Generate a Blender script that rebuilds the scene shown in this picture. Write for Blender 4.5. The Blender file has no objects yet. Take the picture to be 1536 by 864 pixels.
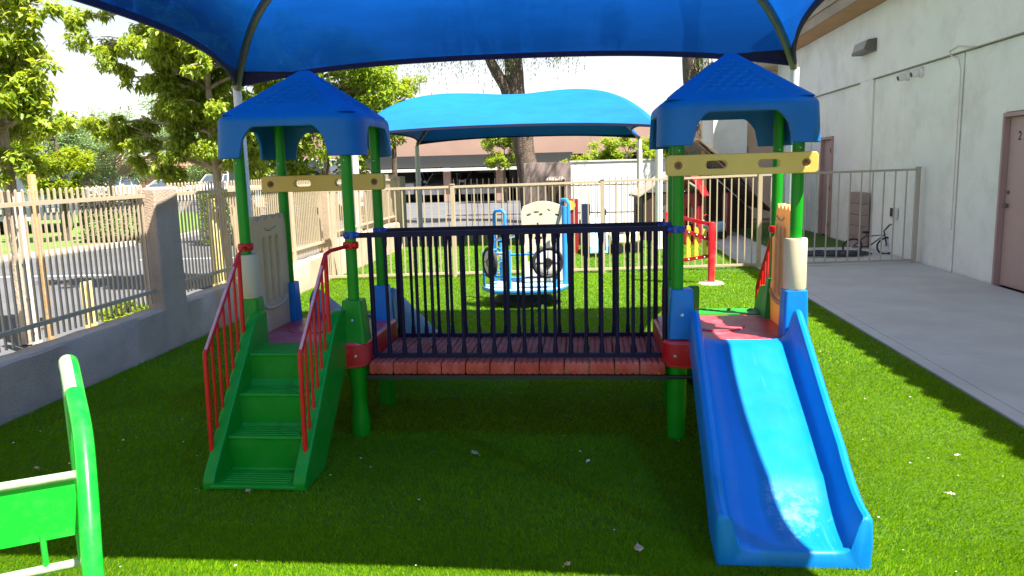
import bpy, bmesh, math, random
import numpy as np
from mathutils import Vector, Matrix
random.seed(7); rng = np.random.default_rng(11)
S = bpy.context.scene
COL = S.collection
PI = math.pi
ORG = {}

# ------------------------------------------------------------------ materials
def newmat(name):
    m = bpy.data.materials.new(name); m.use_nodes = True
    nt = m.node_tree
    for n in list(nt.nodes): nt.nodes.remove(n)
    out = nt.nodes.new('ShaderNodeOutputMaterial')
    return m, nt, out

def nd(nt, t, **k):
    n = nt.nodes.new(t)
    for a, v in k.items():
        if a in n.inputs.keys(): n.inputs[a].default_value = v
        else: setattr(n, a, v)
    return n

def ramp(nt, fac, stops):
    r = nt.nodes.new('ShaderNodeValToRGB'); e = r.color_ramp.elements
    while len(e) < len(stops): e.new(0.5)
    for i, (p, c) in enumerate(stops):
        e[i].position = p; e[i].color = (c[0], c[1], c[2], 1)
    nt.links.new(fac, r.inputs[0]); return r.outputs[0]

def c4(c): return (c[0], c[1], c[2], 1)

def surf(name, col, rough=.6, var=.15, vscale=3.0, bump=.0, bscale=60.0, dirt=None, dscale=2.0, damt=.4,
         metallic=0.0, translucent=0.0, tcol=None, spec=.5, coat=0.0, stretch=(1, 1, 1), bdist=.01, roughvar=.15):
    """principled surface with noise colour variation, an optional dirt layer and a bump"""
    m, nt, out = newmat(name); L = nt.links
    p = nd(nt, 'ShaderNodeBsdfPrincipled'); p.inputs['Roughness'].default_value = rough
    p.inputs['Metallic'].default_value = metallic; p.inputs['Specular IOR Level'].default_value = spec
    p.inputs['Coat Weight'].default_value = coat
    tc = nd(nt, 'ShaderNodeTexCoord'); mp = nd(nt, 'ShaderNodeMapping'); mp.inputs['Scale'].default_value = stretch
    L.new(tc.outputs['Object'], mp.inputs[0])
    n1 = nd(nt, 'ShaderNodeTexNoise', Scale=vscale, Detail=6.0, Roughness=.6); L.new(mp.outputs[0], n1.inputs['Vector'])
    lo = tuple(max(0, c * (1 - var)) for c in col); hi = tuple(min(1, c * (1 + var)) for c in col)
    base = ramp(nt, n1.outputs[0], [(.3, lo), (.7, hi)])
    if dirt is not None:
        n2 = nd(nt, 'ShaderNodeTexNoise', Scale=dscale, Detail=8.0, Roughness=.7); L.new(mp.outputs[0], n2.inputs['Vector'])
        f = ramp(nt, n2.outputs[0], [(.48, (0, 0, 0)), (.75, (damt,) * 3)])
        mx = nd(nt, 'ShaderNodeMix', data_type='RGBA'); L.new(f, mx.inputs[0]); L.new(base, mx.inputs[6])
        mx.inputs[7].default_value = c4(dirt); base = mx.outputs[2]
    L.new(base, p.inputs['Base Color'])
    rr = nd(nt, 'ShaderNodeMapRange'); rr.inputs[3].default_value = max(.03, rough - roughvar); rr.inputs[4].default_value = min(1, rough + roughvar)
    n4 = nd(nt, 'ShaderNodeTexNoise', Scale=9.0, Detail=5.0); L.new(mp.outputs[0], n4.inputs['Vector']); L.new(n4.outputs[0], rr.inputs[0])
    L.new(rr.outputs[0], p.inputs['Roughness'])
    if bump:
        n3 = nd(nt, 'ShaderNodeTexNoise', Scale=bscale, Detail=6.0, Roughness=.65); L.new(tc.outputs['Object'], n3.inputs['Vector'])
        b = nd(nt, 'ShaderNodeBump', Strength=bump, Distance=bdist); L.new(n3.outputs[0], b.inputs['Height']); L.new(b.outputs[0], p.inputs['Normal'])
    last = p.outputs[0]
    if translucent:
        t = nd(nt, 'ShaderNodeBsdfTranslucent'); t.inputs[0].default_value = c4(tcol or col)
        mx = nd(nt, 'ShaderNodeMixShader'); mx.inputs[0].default_value = translucent
        L.new(last, mx.inputs[1]); L.new(t.outputs[0], mx.inputs[2]); last = mx.outputs[0]
    L.new(last, out.inputs[0]); return m

def leafmat(name, cols, rough=.45, trans=.35, tc=(.25, .42, .02), patch=0):
    m, nt, out = newmat(name); L = nt.links
    g = nd(nt, 'ShaderNodeNewGeometry')
    c = ramp(nt, g.outputs['Random Per Island'], [(i / (len(cols) - 1), k) for i, k in enumerate(cols)])
    if patch:
        q = nd(nt, 'ShaderNodeTexCoord'); qn = nd(nt, 'ShaderNodeTexNoise', Scale=1.1, Detail=5.0, Roughness=.6); L.new(q.outputs['Object'], qn.inputs['Vector'])
        qc = ramp(nt, qn.outputs[0], [(.3, (1 - patch,) * 3), (.7, (1 + patch * .6, 1 + patch * .5, 1))])
        mq = nd(nt, 'ShaderNodeMix', data_type='RGBA', blend_type='MULTIPLY'); mq.inputs[0].default_value = 1; L.new(c, mq.inputs[6]); L.new(qc, mq.inputs[7]); c = mq.outputs[2]
    p = nd(nt, 'ShaderNodeBsdfPrincipled', Roughness=rough); L.new(c, p.inputs['Base Color'])
    if patch: p.inputs['Specular IOR Level'].default_value = .05
    t = nd(nt, 'ShaderNodeBsdfTranslucent'); t.inputs[0].default_value = c4(tc)
    mx = nd(nt, 'ShaderNodeMixShader'); mx.inputs[0].default_value = trans
    L.new(p.outputs[0], mx.inputs[1]); L.new(t.outputs[0], mx.inputs[2]); L.new(mx.outputs[0], out.inputs[0]); return m

def fabricmat(name, col, tcol, see=.1, tr=.5):
    m, nt, out = newmat(name); L = nt.links
    tc = nd(nt, 'ShaderNodeTexCoord')
    mp = nd(nt, 'ShaderNodeMapping'); mp.inputs['Scale'].default_value = (.6, .6, 3.0); L.new(tc.outputs['Object'], mp.inputs[0])
    n = nd(nt, 'ShaderNodeTexNoise', Scale=2.2, Detail=7.0, Roughness=.7); L.new(mp.outputs[0], n.inputs['Vector'])
    a = ramp(nt, n.outputs[0], [(.3, tuple(x * .85 for x in col)), (.7, tuple(min(1, x * 1.12) for x in col))])
    b = ramp(nt, n.outputs[0], [(.3, tuple(x * .8 for x in tcol)), (.7, tuple(min(1, x * 1.12) for x in tcol))])
    p = nd(nt, 'ShaderNodeBsdfPrincipled', Roughness=.75); p.inputs['Specular IOR Level'].default_value = .25; L.new(a, p.inputs['Base Color'])
    w = nd(nt, 'ShaderNodeTexWave', Scale=38.0, Distortion=1.5); w.inputs['Detail'].default_value = 2; L.new(tc.outputs['Object'], w.inputs['Vector'])
    bm = nd(nt, 'ShaderNodeBump', Strength=.08, Distance=.01); L.new(w.outputs[1], bm.inputs['Height']); L.new(bm.outputs[0], p.inputs['Normal'])
    t = nd(nt, 'ShaderNodeBsdfTranslucent'); L.new(b, t.inputs[0])
    mx = nd(nt, 'ShaderNodeMixShader'); mx.inputs[0].default_value = tr; L.new(p.outputs[0], mx.inputs[1]); L.new(t.outputs[0], mx.inputs[2])
    x = nd(nt, 'ShaderNodeBsdfTransparent'); x.inputs[0].default_value = (.03, .27, .95, 1)
    m2 = nd(nt, 'ShaderNodeMixShader'); m2.inputs[0].default_value = see; L.new(mx.outputs[0], m2.inputs[1]); L.new(x.outputs[0], m2.inputs[2])
    L.new(m2.outputs[0], out.inputs[0]); return m

MT = {}
def mats():
    M_ = MT
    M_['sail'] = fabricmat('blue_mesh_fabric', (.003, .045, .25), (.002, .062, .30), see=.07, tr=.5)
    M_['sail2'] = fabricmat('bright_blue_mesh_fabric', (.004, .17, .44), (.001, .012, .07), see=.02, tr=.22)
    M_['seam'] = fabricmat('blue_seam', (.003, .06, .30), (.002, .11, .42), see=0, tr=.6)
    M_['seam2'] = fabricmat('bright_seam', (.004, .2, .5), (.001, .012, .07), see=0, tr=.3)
    M_['hem'] = surf('navy_hem_webbing', (.006, .008, .05), .8)
    M_['pipe'] = surf('weathered_steel_pipe', (.22, .21, .13), .45, .2, 4, metallic=.3)
    M_['pole'] = surf('white_painted_pole', (.72, .72, .68), .5, .05, 3, dirt=(.4, .37, .3), damt=.3)
    M_['postgreen'] = surf('green_powder_coat', (.003, .25, .006), 0.38, .08, 5, bump=.1, bscale=120, bdist=.001, dirt=(.05, .32, .05), damt=.2, dscale=8, spec=.3)
    M_['plgreen'] = surf('green_moulded_plastic', (.003, .25, .014), 0.42, .1, 3, bump=.18, bscale=160, bdist=.002, dirt=(.10, .32, .10), damt=.25, dscale=5, spec=.3)
    M_['plblue'] = surf('blue_moulded_plastic', (.001, .18, .55), 0.39, .08, 2.5, bump=.15, bscale=150, bdist=.002, dirt=(.02, .28, .62), damt=.15, dscale=5, spec=.3)
    M_['roofblue'] = surf('deep_blue_roof_plastic', (.001, .13, .35), 0.48, .12, 2.5, bump=.25, bscale=120, bdist=.003, dirt=(.02, .17, .45), damt=.3, dscale=4, spec=.3)
    M_['backslide'] = surf('faded_blue_plastic', (.05, .2, .36), .5, .12, 3, dirt=(.3, .4, .45), damt=.4)
    M_['plred'] = surf('red_moulded_plastic', (.5, .006, .012), 0.41, .12, 3, bump=.12, bscale=150, bdist=.002, dirt=(.6, .2, .2), damt=.35, dscale=5, spec=.3)
    M_['deckred'] = surf('faded_red_deck_plastic', (.68, .045, .06), .36, .15, 5, bump=.2, bscale=90, bdist=.002, dirt=(.62, .3, .34), damt=.5, dscale=6)
    M_['railred'] = surf('red_powder_coat', (.64, .010, .008), 0.41, .15, 5, bump=.1, bscale=120, bdist=.001, spec=.3)
    M_['worn'] = surf('worn_pink_paint', (.62, .3, .28), .5, .25, 14)
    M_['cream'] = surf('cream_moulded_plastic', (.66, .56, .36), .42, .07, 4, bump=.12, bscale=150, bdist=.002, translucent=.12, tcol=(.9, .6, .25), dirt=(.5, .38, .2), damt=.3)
    M_['creamlit'] = surf('sun_glowing_cream_plastic', (.62, .44, .20), .42, .07, 4, bump=.12, bscale=150, bdist=.002, translucent=.36, tcol=(1, .58, .12))  # same cream plastic, orange glow of the sun behind put into its colours
    M_['beam'] = surf('mustard_cream_plastic', (.64, .44, .08), .4, .08, 4, bump=.12, bscale=150, bdist=.002)
    M_['slot'] = surf('tan_slot_plastic', (.6, .44, .18), .45, .08, 4)
    M_['bolt'] = surf('brown_bolt_cap', (.2, .09, .03), .35, .1, 8)
    M_['railnavy'] = surf('navy_coated_rail', (.006, .004, .028), .6, .15, 6, spec=.25, bump=.1, bscale=120, bdist=.001)
    M_['clamp'] = surf('blue_clamp', (.01, .05, .3), .3, .1, 6)
    M_['plank'] = surf('brick_red_composite_plank', (.5, .075, .045), 0.66, .25, 9, bump=.35, bscale=45, bdist=.004, dirt=(.4, .22, .17), damt=.5, dscale=9, spec=.3)
    M_['darksteel'] = surf('dark_steel', (.02, .02, .02), .5, .2, 5)
    M_['stucco'] = surf('cream_stucco', (.47, .355, .25), .9, .16, 2, bump=.9, bscale=55, bdist=.012, dirt=(.3, .25, .2), damt=.4, dscale=1.5)
    M_['whitestucco'] = surf('white_building_stucco', (.86, .86, .81), .92, .05, 1.2, bump=.9, bscale=38, bdist=.012, dirt=(.5, .49, .43), damt=.5, dscale=1.1)
    M_['panelstucco'] = surf('white_panel_stucco', (.85, .855, .81), .92, .05, 1.2, bump=.9, bscale=38, bdist=.012, dirt=(.47, .47, .42), damt=.5, dscale=1.0)
    M_['soffit'] = surf('tan_painted_soffit', (.50, .27, .13), .75, .1, 2)
    M_['fascia'] = surf('weathered_fascia', (.36, .27, .2), .8, .2, 3, dirt=(.2, .15, .11), damt=.5, stretch=(1, .2, 1))
    M_['tile'] = surf('clay_roof_tile', (.33, .14, .08), .85, .25, 3, bump=.3, bscale=40)
    M_['door'] = surf('mauve_painted_door', (.46, .31, .29), .5, .05, 2, dirt=(.3, .2, .18), damt=.3)
    M_['doortrim'] = surf('mauve_door_trim', (.40, .27, .25), .55, .06, 2)
    M_['ink'] = surf('black_lettering', (.015, .012, .012), .6)
    M_['joint'] = surf('dark_joint_gap', (.05, .05, .045), .9)
    M_['fence'] = surf('cream_painted_iron', (.46, .365, .24), .5, .06, 4, dirt=(.4, .34, .26), damt=.3, dscale=6)
    M_['fenceshade'] = surf('cream_iron_in_shade', (.42, .38, .32), .55, .08, 4)  # the cream fence again, with its shade put into a greyer colour
    M_['fencedark'] = surf('dark_painted_iron', (.12, .10, .08), .55, .08, 4)
    M_['wood'] = surf('weathered_wood_stake', (.42, .27, .12), .85, .25, 6, bump=.6, bscale=30, stretch=(6, 6, .6), dirt=(.25, .15, .07), damt=.5)
    M_['yellowwood'] = surf('yellow_painted_wood', (.70, .56, .20), .75, .15, 6, bump=.4, bscale=30, dirt=(.4, .27, .08), damt=.5)
    M_['whitewood'] = surf('pale_painted_stake', (.60, .55, .44), .7, .1, 6, dirt=(.4, .33, .24), damt=.5)
    M_['bark'] = surf('rough_bark', (.12, .085, .06), .95, .45, 7, bump=1.0, bscale=22, bdist=.05, stretch=(3, 3, .7))
    M_['paleBark'] = surf('pale_bark', (.42, .34, .25), .9, .3, 6, bump=.8, bscale=25, bdist=.02, stretch=(3, 3, .8))
    M_['concrete'] = surf('walkway_concrete', (.50, .50, .49), .85, .1, 1.5, bump=.25, bscale=90, bdist=.004, dirt=(.38, .375, .36), damt=.55, dscale=.9)
    M_['kerb'] = surf('kerb_concrete', (.5, .47, .42), .9, .12, 2, bump=.3, bscale=60)
    M_['asphalt'] = surf('old_asphalt', (.10, .10, .108), .92, .18, .7, bump=.35, bscale=120, bdist=.006, dirt=(.15, .145, .15), damt=.5, dscale=.5)
    M_['soil'] = surf('dry_dusty_soil', (.36, .28, .19), .95, .2, 1.3, bump=.4, bscale=40)
    M_['paint'] = surf('white_road_paint', (.72, .72, .7), .8, .12, 6)
    M_['lawn'] = surf('mown_lawn', (.13, .235, .03), .95, .35, 2.2, bump=.8, bscale=60, bdist=.03)
    M_['benchgreen'] = surf('glossy_green_enamel', (.006, .42, .025), .26, .06, 4, bump=.12, bscale=70, bdist=.002, dirt=(.12, .5, .12), damt=.3, dscale=12)
    M_['benchworn'] = surf('chipped_green_enamel', (.34, .50, .27), .4, .25, 18, dirt=(.28, .15, .07), damt=.6, dscale=26)
    M_['spinblue'] = surf('sky_blue_enamel', (.03, .26, .66), .35, .08, 4)
    M_['spindeck'] = surf('pale_blue_deck', (.33, .58, .74), .5, .1, 5)
    M_['rubber'] = surf('black_rubber', (.015, .015, .017), .7, .2, 6)
    M_['tan'] = surf('tan_toy_plastic', (.62, .53, .38), .5, .08, 4)
    M_['taupe'] = surf('taupe_toy_roof', (.38, .31, .25), .6, .1, 4)
    M_['darkbrown'] = surf('dark_brown_toy_plastic', (.055, .03, .02), .6, .2, 4)
    M_['yellow'] = surf('yellow_plastic', (.72, .52, .05), .4, .08, 5)
    M_['maroon'] = surf('maroon_plastic', (.28, .012, .02), .45, .12, 4)
    M_['navyplastic'] = surf('navy_plastic', (.012, .02, .06), .45, .1, 4)
    M_['mauvewall'] = surf('dusty_pink_stucco', (.39, .25, .195), .92, .06, 1, bump=.4, bscale=25)
    M_['slate'] = surf('grey_fascia_board', (.028, .03, .031), .8, .06, 2)
    M_['trimwhite'] = surf('off_white_trim', (.66, .62, .55), .7, .05, 2)
    M_['glass'] = surf('dark_window_glass', (.02, .018, .015), .12, .3, 2, spec=.8)
    M_['paleglass'] = surf('tinted_car_glass', (.05, .065, .075), .08, .2, 2, spec=.8)
    M_['block'] = surf('white_painted_block', (.9, .89, .86), .9, .04, 2, bump=.4, bscale=40)
    M_['greyblock'] = surf('pinkish_block', (.33, .25, .22), .9, .12, 3, bump=.5, bscale=40)
    M_['carwhite'] = surf('white_car_paint', (.62, .63, .63), .22, .03, 2, coat=.6)
    M_['carred'] = surf('red_car_paint', (.45, .02, .02), .22, .05, 2, coat=.6)
    M_['carblue'] = surf('dark_blue_car_paint', (.03, .03, .12), .22, .05, 2, coat=.6)
    M_['carsilver'] = surf('silver_car_paint', (.42, .45, .48), .25, .05, 2, metallic=.4, coat=.5)
    M_['vangrey'] = surf('slate_van_paint', (.07, .10, .12), .3, .05, 2, coat=.5)
    M_['chrome'] = surf('bright_metal', (.6, .6, .6), .25, .05, 4, metallic=.9)
    M_['bronze'] = surf('bronze_lamp_housing', (.13, .115, .10), .5, .1, 5)
    M_['lens'] = surf('frosted_lens', (.34, .33, .3), .35, .05, 5)
    M_['camwhite'] = surf('white_camera_shell', (.72, .72, .72), .35, .03, 4)
    M_['black'] = surf('black_plastic', (.012, .012, .014), .35, .1, 5)
    M_['hose'] = surf('dark_coiled_hose', (.03, .035, .05), .5, .1, 6)
    M_['leafdry'] = surf('dry_leaf', (.45, .3, .16), .8, .3, 20)
    M_['leafpale'] = surf('pale_dry_leaf', (.68, .6, .46), .8, .2, 20)
    M_['tanwall'] = surf('tan_stucco', (.74, .62, .52), .92, .06, 1, bump=.4, bscale=25)
    M_['housetan'] = surf('tan_house_wall', (.45, .33, .22), .9, .1, 1)
    M_['roofbrown'] = surf('brown_house_roof', (.2, .09, .05), .9, .15, 2)
    M_['hedge'] = leafmat('brown_green_hedge', [(.05, .035, .02), (.09, .06, .03), (.05, .07, .02), (.12, .08, .04)], trans=.15, tc=(.2, .2, .04))
    M_['leafA'] = leafmat('broad_green_leaves', [(.08, .15, .01), (.16, .26, .014), (.27, .37, .03), (.44, .50, .12), (.12, .21, .012)], tc=(.48, .56, .03), trans=.5)
    M_['leafB'] = leafmat('yellow_green_leaves', [(.10, .18, .01), (.2, .30, .012), (.28, .36, .015), (.34, .38, .03)], tc=(.45, .52, .02), trans=.45)
    M_['leafC'] = leafmat('grey_green_fine_leaves', [(.14, .23, .08), (.2, .31, .12), (.27, .38, .16)], tc=(.3, .42, .14), trans=.35)
    M_['leafD'] = leafmat('bright_shrub_leaves', [(.09, .19, .012), (.17, .29, .015), (.3, .4, .03)], tc=(.48, .56, .04), trans=.45)
    M_['frond'] = leafmat('fine_drooping_foliage', [(.07, .09, .02), (.12, .14, .04), (.17, .17, .06)], tc=(.2, .25, .06), trans=.25)
    M_['thatch'] = leafmat('dry_thatch_strands', [(.3, .24, .15), (.42, .35, .24), (.2, .15, .09)], tc=(.4, .3, .15), trans=.1)
    M_['scuff'] = M_['plblue']
mats()

def slide_scuff():
    # pale rubbed patch on the run-out of the front slide, in the plastic itself
    m = MT['plblue'].copy(); m.name = 'blue_slide_plastic'; MT['slideblue'] = m
    nt = m.node_tree; L = nt.links
    p = [n for n in nt.nodes if n.type == 'BSDF_PRINCIPLED'][0]
    src = p.inputs['Base Color'].links[0].from_socket
    tc = [n for n in nt.nodes if n.type == 'TEX_COORD'][0]
    mp = nd(nt, 'ShaderNodeMapping'); mp.inputs['Location'].default_value = (-.0, 1.62, 0)
    mp.inputs['Scale'].default_value = (6.5, 4.5, 0); L.new(tc.outputs['Object'], mp.inputs[0])
    mp.inputs['Location'].default_value = SC_LOC
    ln = nd(nt, 'ShaderNodeVectorMath', operation='LENGTH'); L.new(mp.outputs[0], ln.inputs[0])
    n = nd(nt, 'ShaderNodeTexNoise', Scale=16.0, Detail=8.0, Roughness=.75); L.new(tc.outputs['Object'], n.inputs['Vector'])
    ad = nd(nt, 'ShaderNodeMath', operation='SUBTRACT'); L.new(n.outputs[0], ad.inputs[0])
    sc = nd(nt, 'ShaderNodeMath', operation='MULTIPLY'); L.new(ln.outputs['Value'], sc.inputs[0]); sc.inputs[1].default_value = .28
    L.new(sc.outputs[0], ad.inputs[1])
    f = ramp(nt, ad.outputs[0], [(.33, (0, 0, 0)), (.56, (.34,) * 3)])
    mx = nd(nt, 'ShaderNodeMix', data_type='RGBA'); L.new(f, mx.inputs[0]); L.new(src, mx.inputs[6]); mx.inputs[7].default_value = (.40, .62, .78, 1)
    # long faint slide marks down the bed
    m2 = nd(nt, 'ShaderNodeMapping'); m2.inputs['Scale'].default_value = (46, 1.3, 3); L.new(tc.outputs['Object'], m2.inputs[0])
    n5 = nd(nt, 'ShaderNodeTexNoise', Scale=1.6, Detail=7.0, Roughness=.8); L.new(m2.outputs[0], n5.inputs['Vector'])
    f2 = ramp(nt, n5.outputs[0], [(.56, (0, 0, 0)), (.82, (.2,) * 3)])
    mz = nd(nt, 'ShaderNodeMix', data_type='RGBA'); L.new(f2, mz.inputs[0]); L.new(mx.outputs[2], mz.inputs[6]); mz.inputs[7].default_value = (.25, .48, .74, 1)
    L.new(mz.outputs[2], p.inputs['Base Color'])

# ------------------------------------------------------------------ mesh helpers
class MB:
    def __init__(s): s.v = []; s.f = []
    def add(s, vs, fs):
        n = len(s.v); s.v += [tuple(map(float, v)) for v in vs]; s.f += [tuple(i + n for i in f) for f in fs]; return s
    def box(s, x0, x1, y0, y1, z0, z1):
        vs = [(x, y, z) for x in (x0, x1) for y in (y0, y1) for z in (z0, z1)]
        return s.add(vs, [(0, 1, 3, 2), (4, 6, 7, 5), (0, 4, 5, 1), (2, 3, 7, 6), (0, 2, 6, 4), (1, 5, 7, 3)])
    def rings(s, rings, caps=True, closed=False):
        n = len(rings[0]); vs = [p for r in rings for p in r]; fs = []
        m = len(rings)
        for i in range(m if closed else m - 1):
            a = i * n; b = ((i + 1) % m) * n
            for j in range(n): fs.append((a + j, a + (j + 1) % n, b + (j + 1) % n, b + j))
        if caps and not closed: fs.append(tuple(range(n))[::-1]); fs.append(tuple((m - 1) * n + j for j in range(n)))
        return s.add(vs, fs)
    def tube(s, pts, r, n=12, closed=False, rect=None):
        P = [Vector(p) for p in pts]; rs = r if isinstance(r, (list, tuple)) else [r] * len(P)
        m = len(P); rings = []; up = None
        for i in range(m):
            if closed: t = P[(i + 1) % m] - P[i - 1]
            else: t = P[min(i + 1, m - 1)] - P[max(i - 1, 0)]
            t.normalize()
            if up is None:
                a = Vector((0, 0, 1)) if abs(t.z) < .9 else Vector((0, 1, 0))
                up = (a - t * a.dot(t)).normalized()
            else: up = (up - t * up.dot(t)).normalized()
            sd = t.cross(up)
            if rect:
                w, h = rect; k = rs[i]
                rings.append([P[i] + sd * (w / 2 * a * k) + up * (h / 2 * b * k) for a, b in ((-1, -1), (1, -1), (1, 1), (-1, 1))])
            else:
                rings.append([P[i] + (sd * math.cos(2 * PI * j / n) + up * math.sin(2 * PI * j / n)) * rs[i] for j in range(n)])
        return s.rings(rings, True, closed)
    def lathe(s, c, prof, n=20, axis='z', sx=1, sy=1):
        rings = []
        for r, h in prof:
            rg = []
            for j in range(n):
                a = 2 * PI * j / n; x, y = r * math.cos(a) * sx, r * math.sin(a) * sy
                rg.append({'z': (c[0] + x, c[1] + y, c[2] + h), 'y': (c[0] + x, c[1] + h, c[2] + y), 'x': (c[0] + h, c[1] + x, c[2] + y)}[axis])
            rings.append(rg)
        return s.rings(rings)
    def prism(s, poly, a, b, axis='x'):
        """polygon in the other two axes extruded from a to b"""
        def P(u, v, w): return {'x': (w, u, v), 'y': (u, w, v), 'z': (u, v, w)}[axis]
        return s.rings([[P(u, v, a) for u, v in poly], [P(u, v, b) for u, v in poly]])
    def sphere(s, c, r, n=14, sx=1, sy=1, sz=1):
        k = max(5, n // 2)
        return s.add(*_sph(c, r, n, k, sx, sy, sz))
    def build(s, name, mat, parent=None, bevel=0, smooth=True, seg=2, mats=None, angle=35, keepn=False):
        me = bpy.data.meshes.new(name)
        o = bpy.data.objects.new(name, me); COL.objects.link(o)
        off = ORG.get(parent.name, (0, 0, 0)) if parent is not None else (0, 0, 0)
        me.from_pydata([(x - off[0], y - off[1], z - off[2]) for x, y, z in s.v], [], s.f)
        bm = bmesh.new(); bm.from_mesh(me)
        if not keepn: bmesh.ops.recalc_face_normals(bm, faces=bm.faces)
        if bevel:
            es = [e for e in bm.edges if len(e.link_faces) == 2 and e.calc_face_angle(0) > math.radians(angle)]
            bmesh.ops.bevel(bm, geom=es, offset=bevel, segments=seg, affect='EDGES', profile=.5, clamp_overlap=True)
        bm.to_mesh(me); bm.free()
        me.materials.append(mat)
        if smooth:
            me.polygons.foreach_set('use_smooth', [True] * len(me.polygons))
            me.set_sharp_from_angle(angle=math.radians(40))
            if bevel:
                w_ = o.modifiers.new('w', 'WEIGHTED_NORMAL'); w_.keep_sharp = True; w_.weight = 80
        if parent is not None: o.parent = parent; ORG[o.name] = off
        return o

def _sph(c, r, n, k, sx, sy, sz):
    vs = [(c[0], c[1], c[2] - r * sz)]; fs = []
    for i in range(1, k):
        a = -PI / 2 + PI * i / k
        for j in range(n):
            b = 2 * PI * j / n; vs.append((c[0] + r * sx * math.cos(a) * math.cos(b), c[1] + r * sy * math.cos(a) * math.sin(b), c[2] + r * sz * math.sin(a)))
    vs.append((c[0], c[1], c[2] + r * sz)); t = len(vs) - 1
    for j in range(n):
        fs.append((0, 1 + (j + 1) % n, 1 + j)); fs.append((t, 1 + (k - 2) * n + j, 1 + (k - 2) * n + (j + 1) % n))
        for i in range(k - 2):
            a = 1 + i * n; fs.append((a + j, a + (j + 1) % n, a + n + (j + 1) % n, a + n + j))
    return vs, fs

def tag(o, label=None, cat=None, group=None, kind=None):
    if label: o['label'] = label
    if cat: o['category'] = cat
    if group: o['group'] = group
    if kind: o['kind'] = kind
    return o
def thing(name, loc, label, cat, group=None):
    o = bpy.data.objects.new(name, None); COL.objects.link(o); o.location = loc
    o.empty_display_size = .1
    ORG[o.name] = tuple(loc); return tag(o, label, cat, group)
def struct(o): return tag(o, kind='structure')
def copy_tree(o, parent=None):
    c = o.copy(); COL.objects.link(c)
    if parent is not None: c.parent = parent
    for ch in list(o.children): copy_tree(ch, c)
    return c

def lerp(a, b, t): return a + (b - a) * t
def smooth(t): t = max(0, min(1, t)); return t * t * (3 - 2 * t)

def arc_rect(w, h, r, n=5, cx=0, cy=0):
    pts = []
    for sx, sy, a0 in ((1, 1, 0), (-1, 1, 90), (-1, -1, 180), (1, -1, 270)):
        for k in range(n + 1):
            a = math.radians(a0 + 90 * k / n)
            pts.append((cx + sx * (w / 2 - r) + r * math.cos(a), cy + sy * (h / 2 - r) + r * math.sin(a)))
    return pts

def plate(outline, holes, th, bevel=.0):
    """flat plate with holes, filled by Blender's curve filler; returns verts (x,y,z) with z in +-th/2 and faces"""
    cu = bpy.data.curves.new('tmp', 'CURVE'); cu.dimensions = '2D'; cu.fill_mode = 'BOTH'
    cu.extrude = th / 2 - bevel; cu.bevel_depth = bevel; cu.bevel_resolution = 1; cu.offset = -bevel
    for lp in [outline] + list(holes):
        sp = cu.splines.new('POLY'); sp.points.add(len(lp) - 1)
        for i, (x, y) in enumerate(lp): sp.points[i].co = (x, y, 0, 1)
        sp.use_cyclic_u = True
    o = bpy.data.objects.new('tmp', cu); COL.objects.link(o)
    dg = bpy.context.evaluated_depsgraph_get(); me = bpy.data.meshes.new_from_object(o.evaluated_get(dg))
    vs = [tuple(v.co) for v in me.vertices]; fs = [tuple(p.vertices) for p in me.polygons]
    bpy.data.objects.remove(o); bpy.data.curves.remove(cu); bpy.data.meshes.remove(me)
    return vs, fs

def text_mesh(txt, size, th=.002):
    cu = bpy.data.curves.new('tmp', 'FONT'); cu.body = txt; cu.size = size; cu.extrude = th; cu.align_x = 'CENTER'
    o = bpy.data.objects.new('tmp', cu); COL.objects.link(o)
    dg = bpy.context.evaluated_depsgraph_get(); me = bpy.data.meshes.new_from_object(o.evaluated_get(dg))
    vs = [tuple(v.co) for v in me.vertices]; fs = [tuple(p.vertices) for p in me.polygons]
    bpy.data.objects.remove(o); bpy.data.curves.remove(cu); bpy.data.meshes.remove(me)
    return vs, fs

def fastmesh(name, co, faces, mat, parent=None, off=(0, 0, 0)):
    """co: (N,3) array; faces: (M,k) int array"""
    me = bpy.data.meshes.new(name); N = len(co); Mf, k = faces.shape
    me.vertices.add(N); me.vertices.foreach_set('co', (co - np.array(off)).astype(np.float32).ravel())
    me.loops.add(Mf * k); me.loops.foreach_set('vertex_index', faces.astype(np.int32).ravel())
    me.polygons.add(Mf); me.polygons.foreach_set('loop_start', (np.arange(Mf) * k).astype(np.int32))
    me.update(calc_edges=True); me.materials.append(mat)
    o = bpy.data.objects.new(name, me); COL.objects.link(o)
    if parent is not None: o.parent = parent; ORG[o.name] = off
    return o
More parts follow.
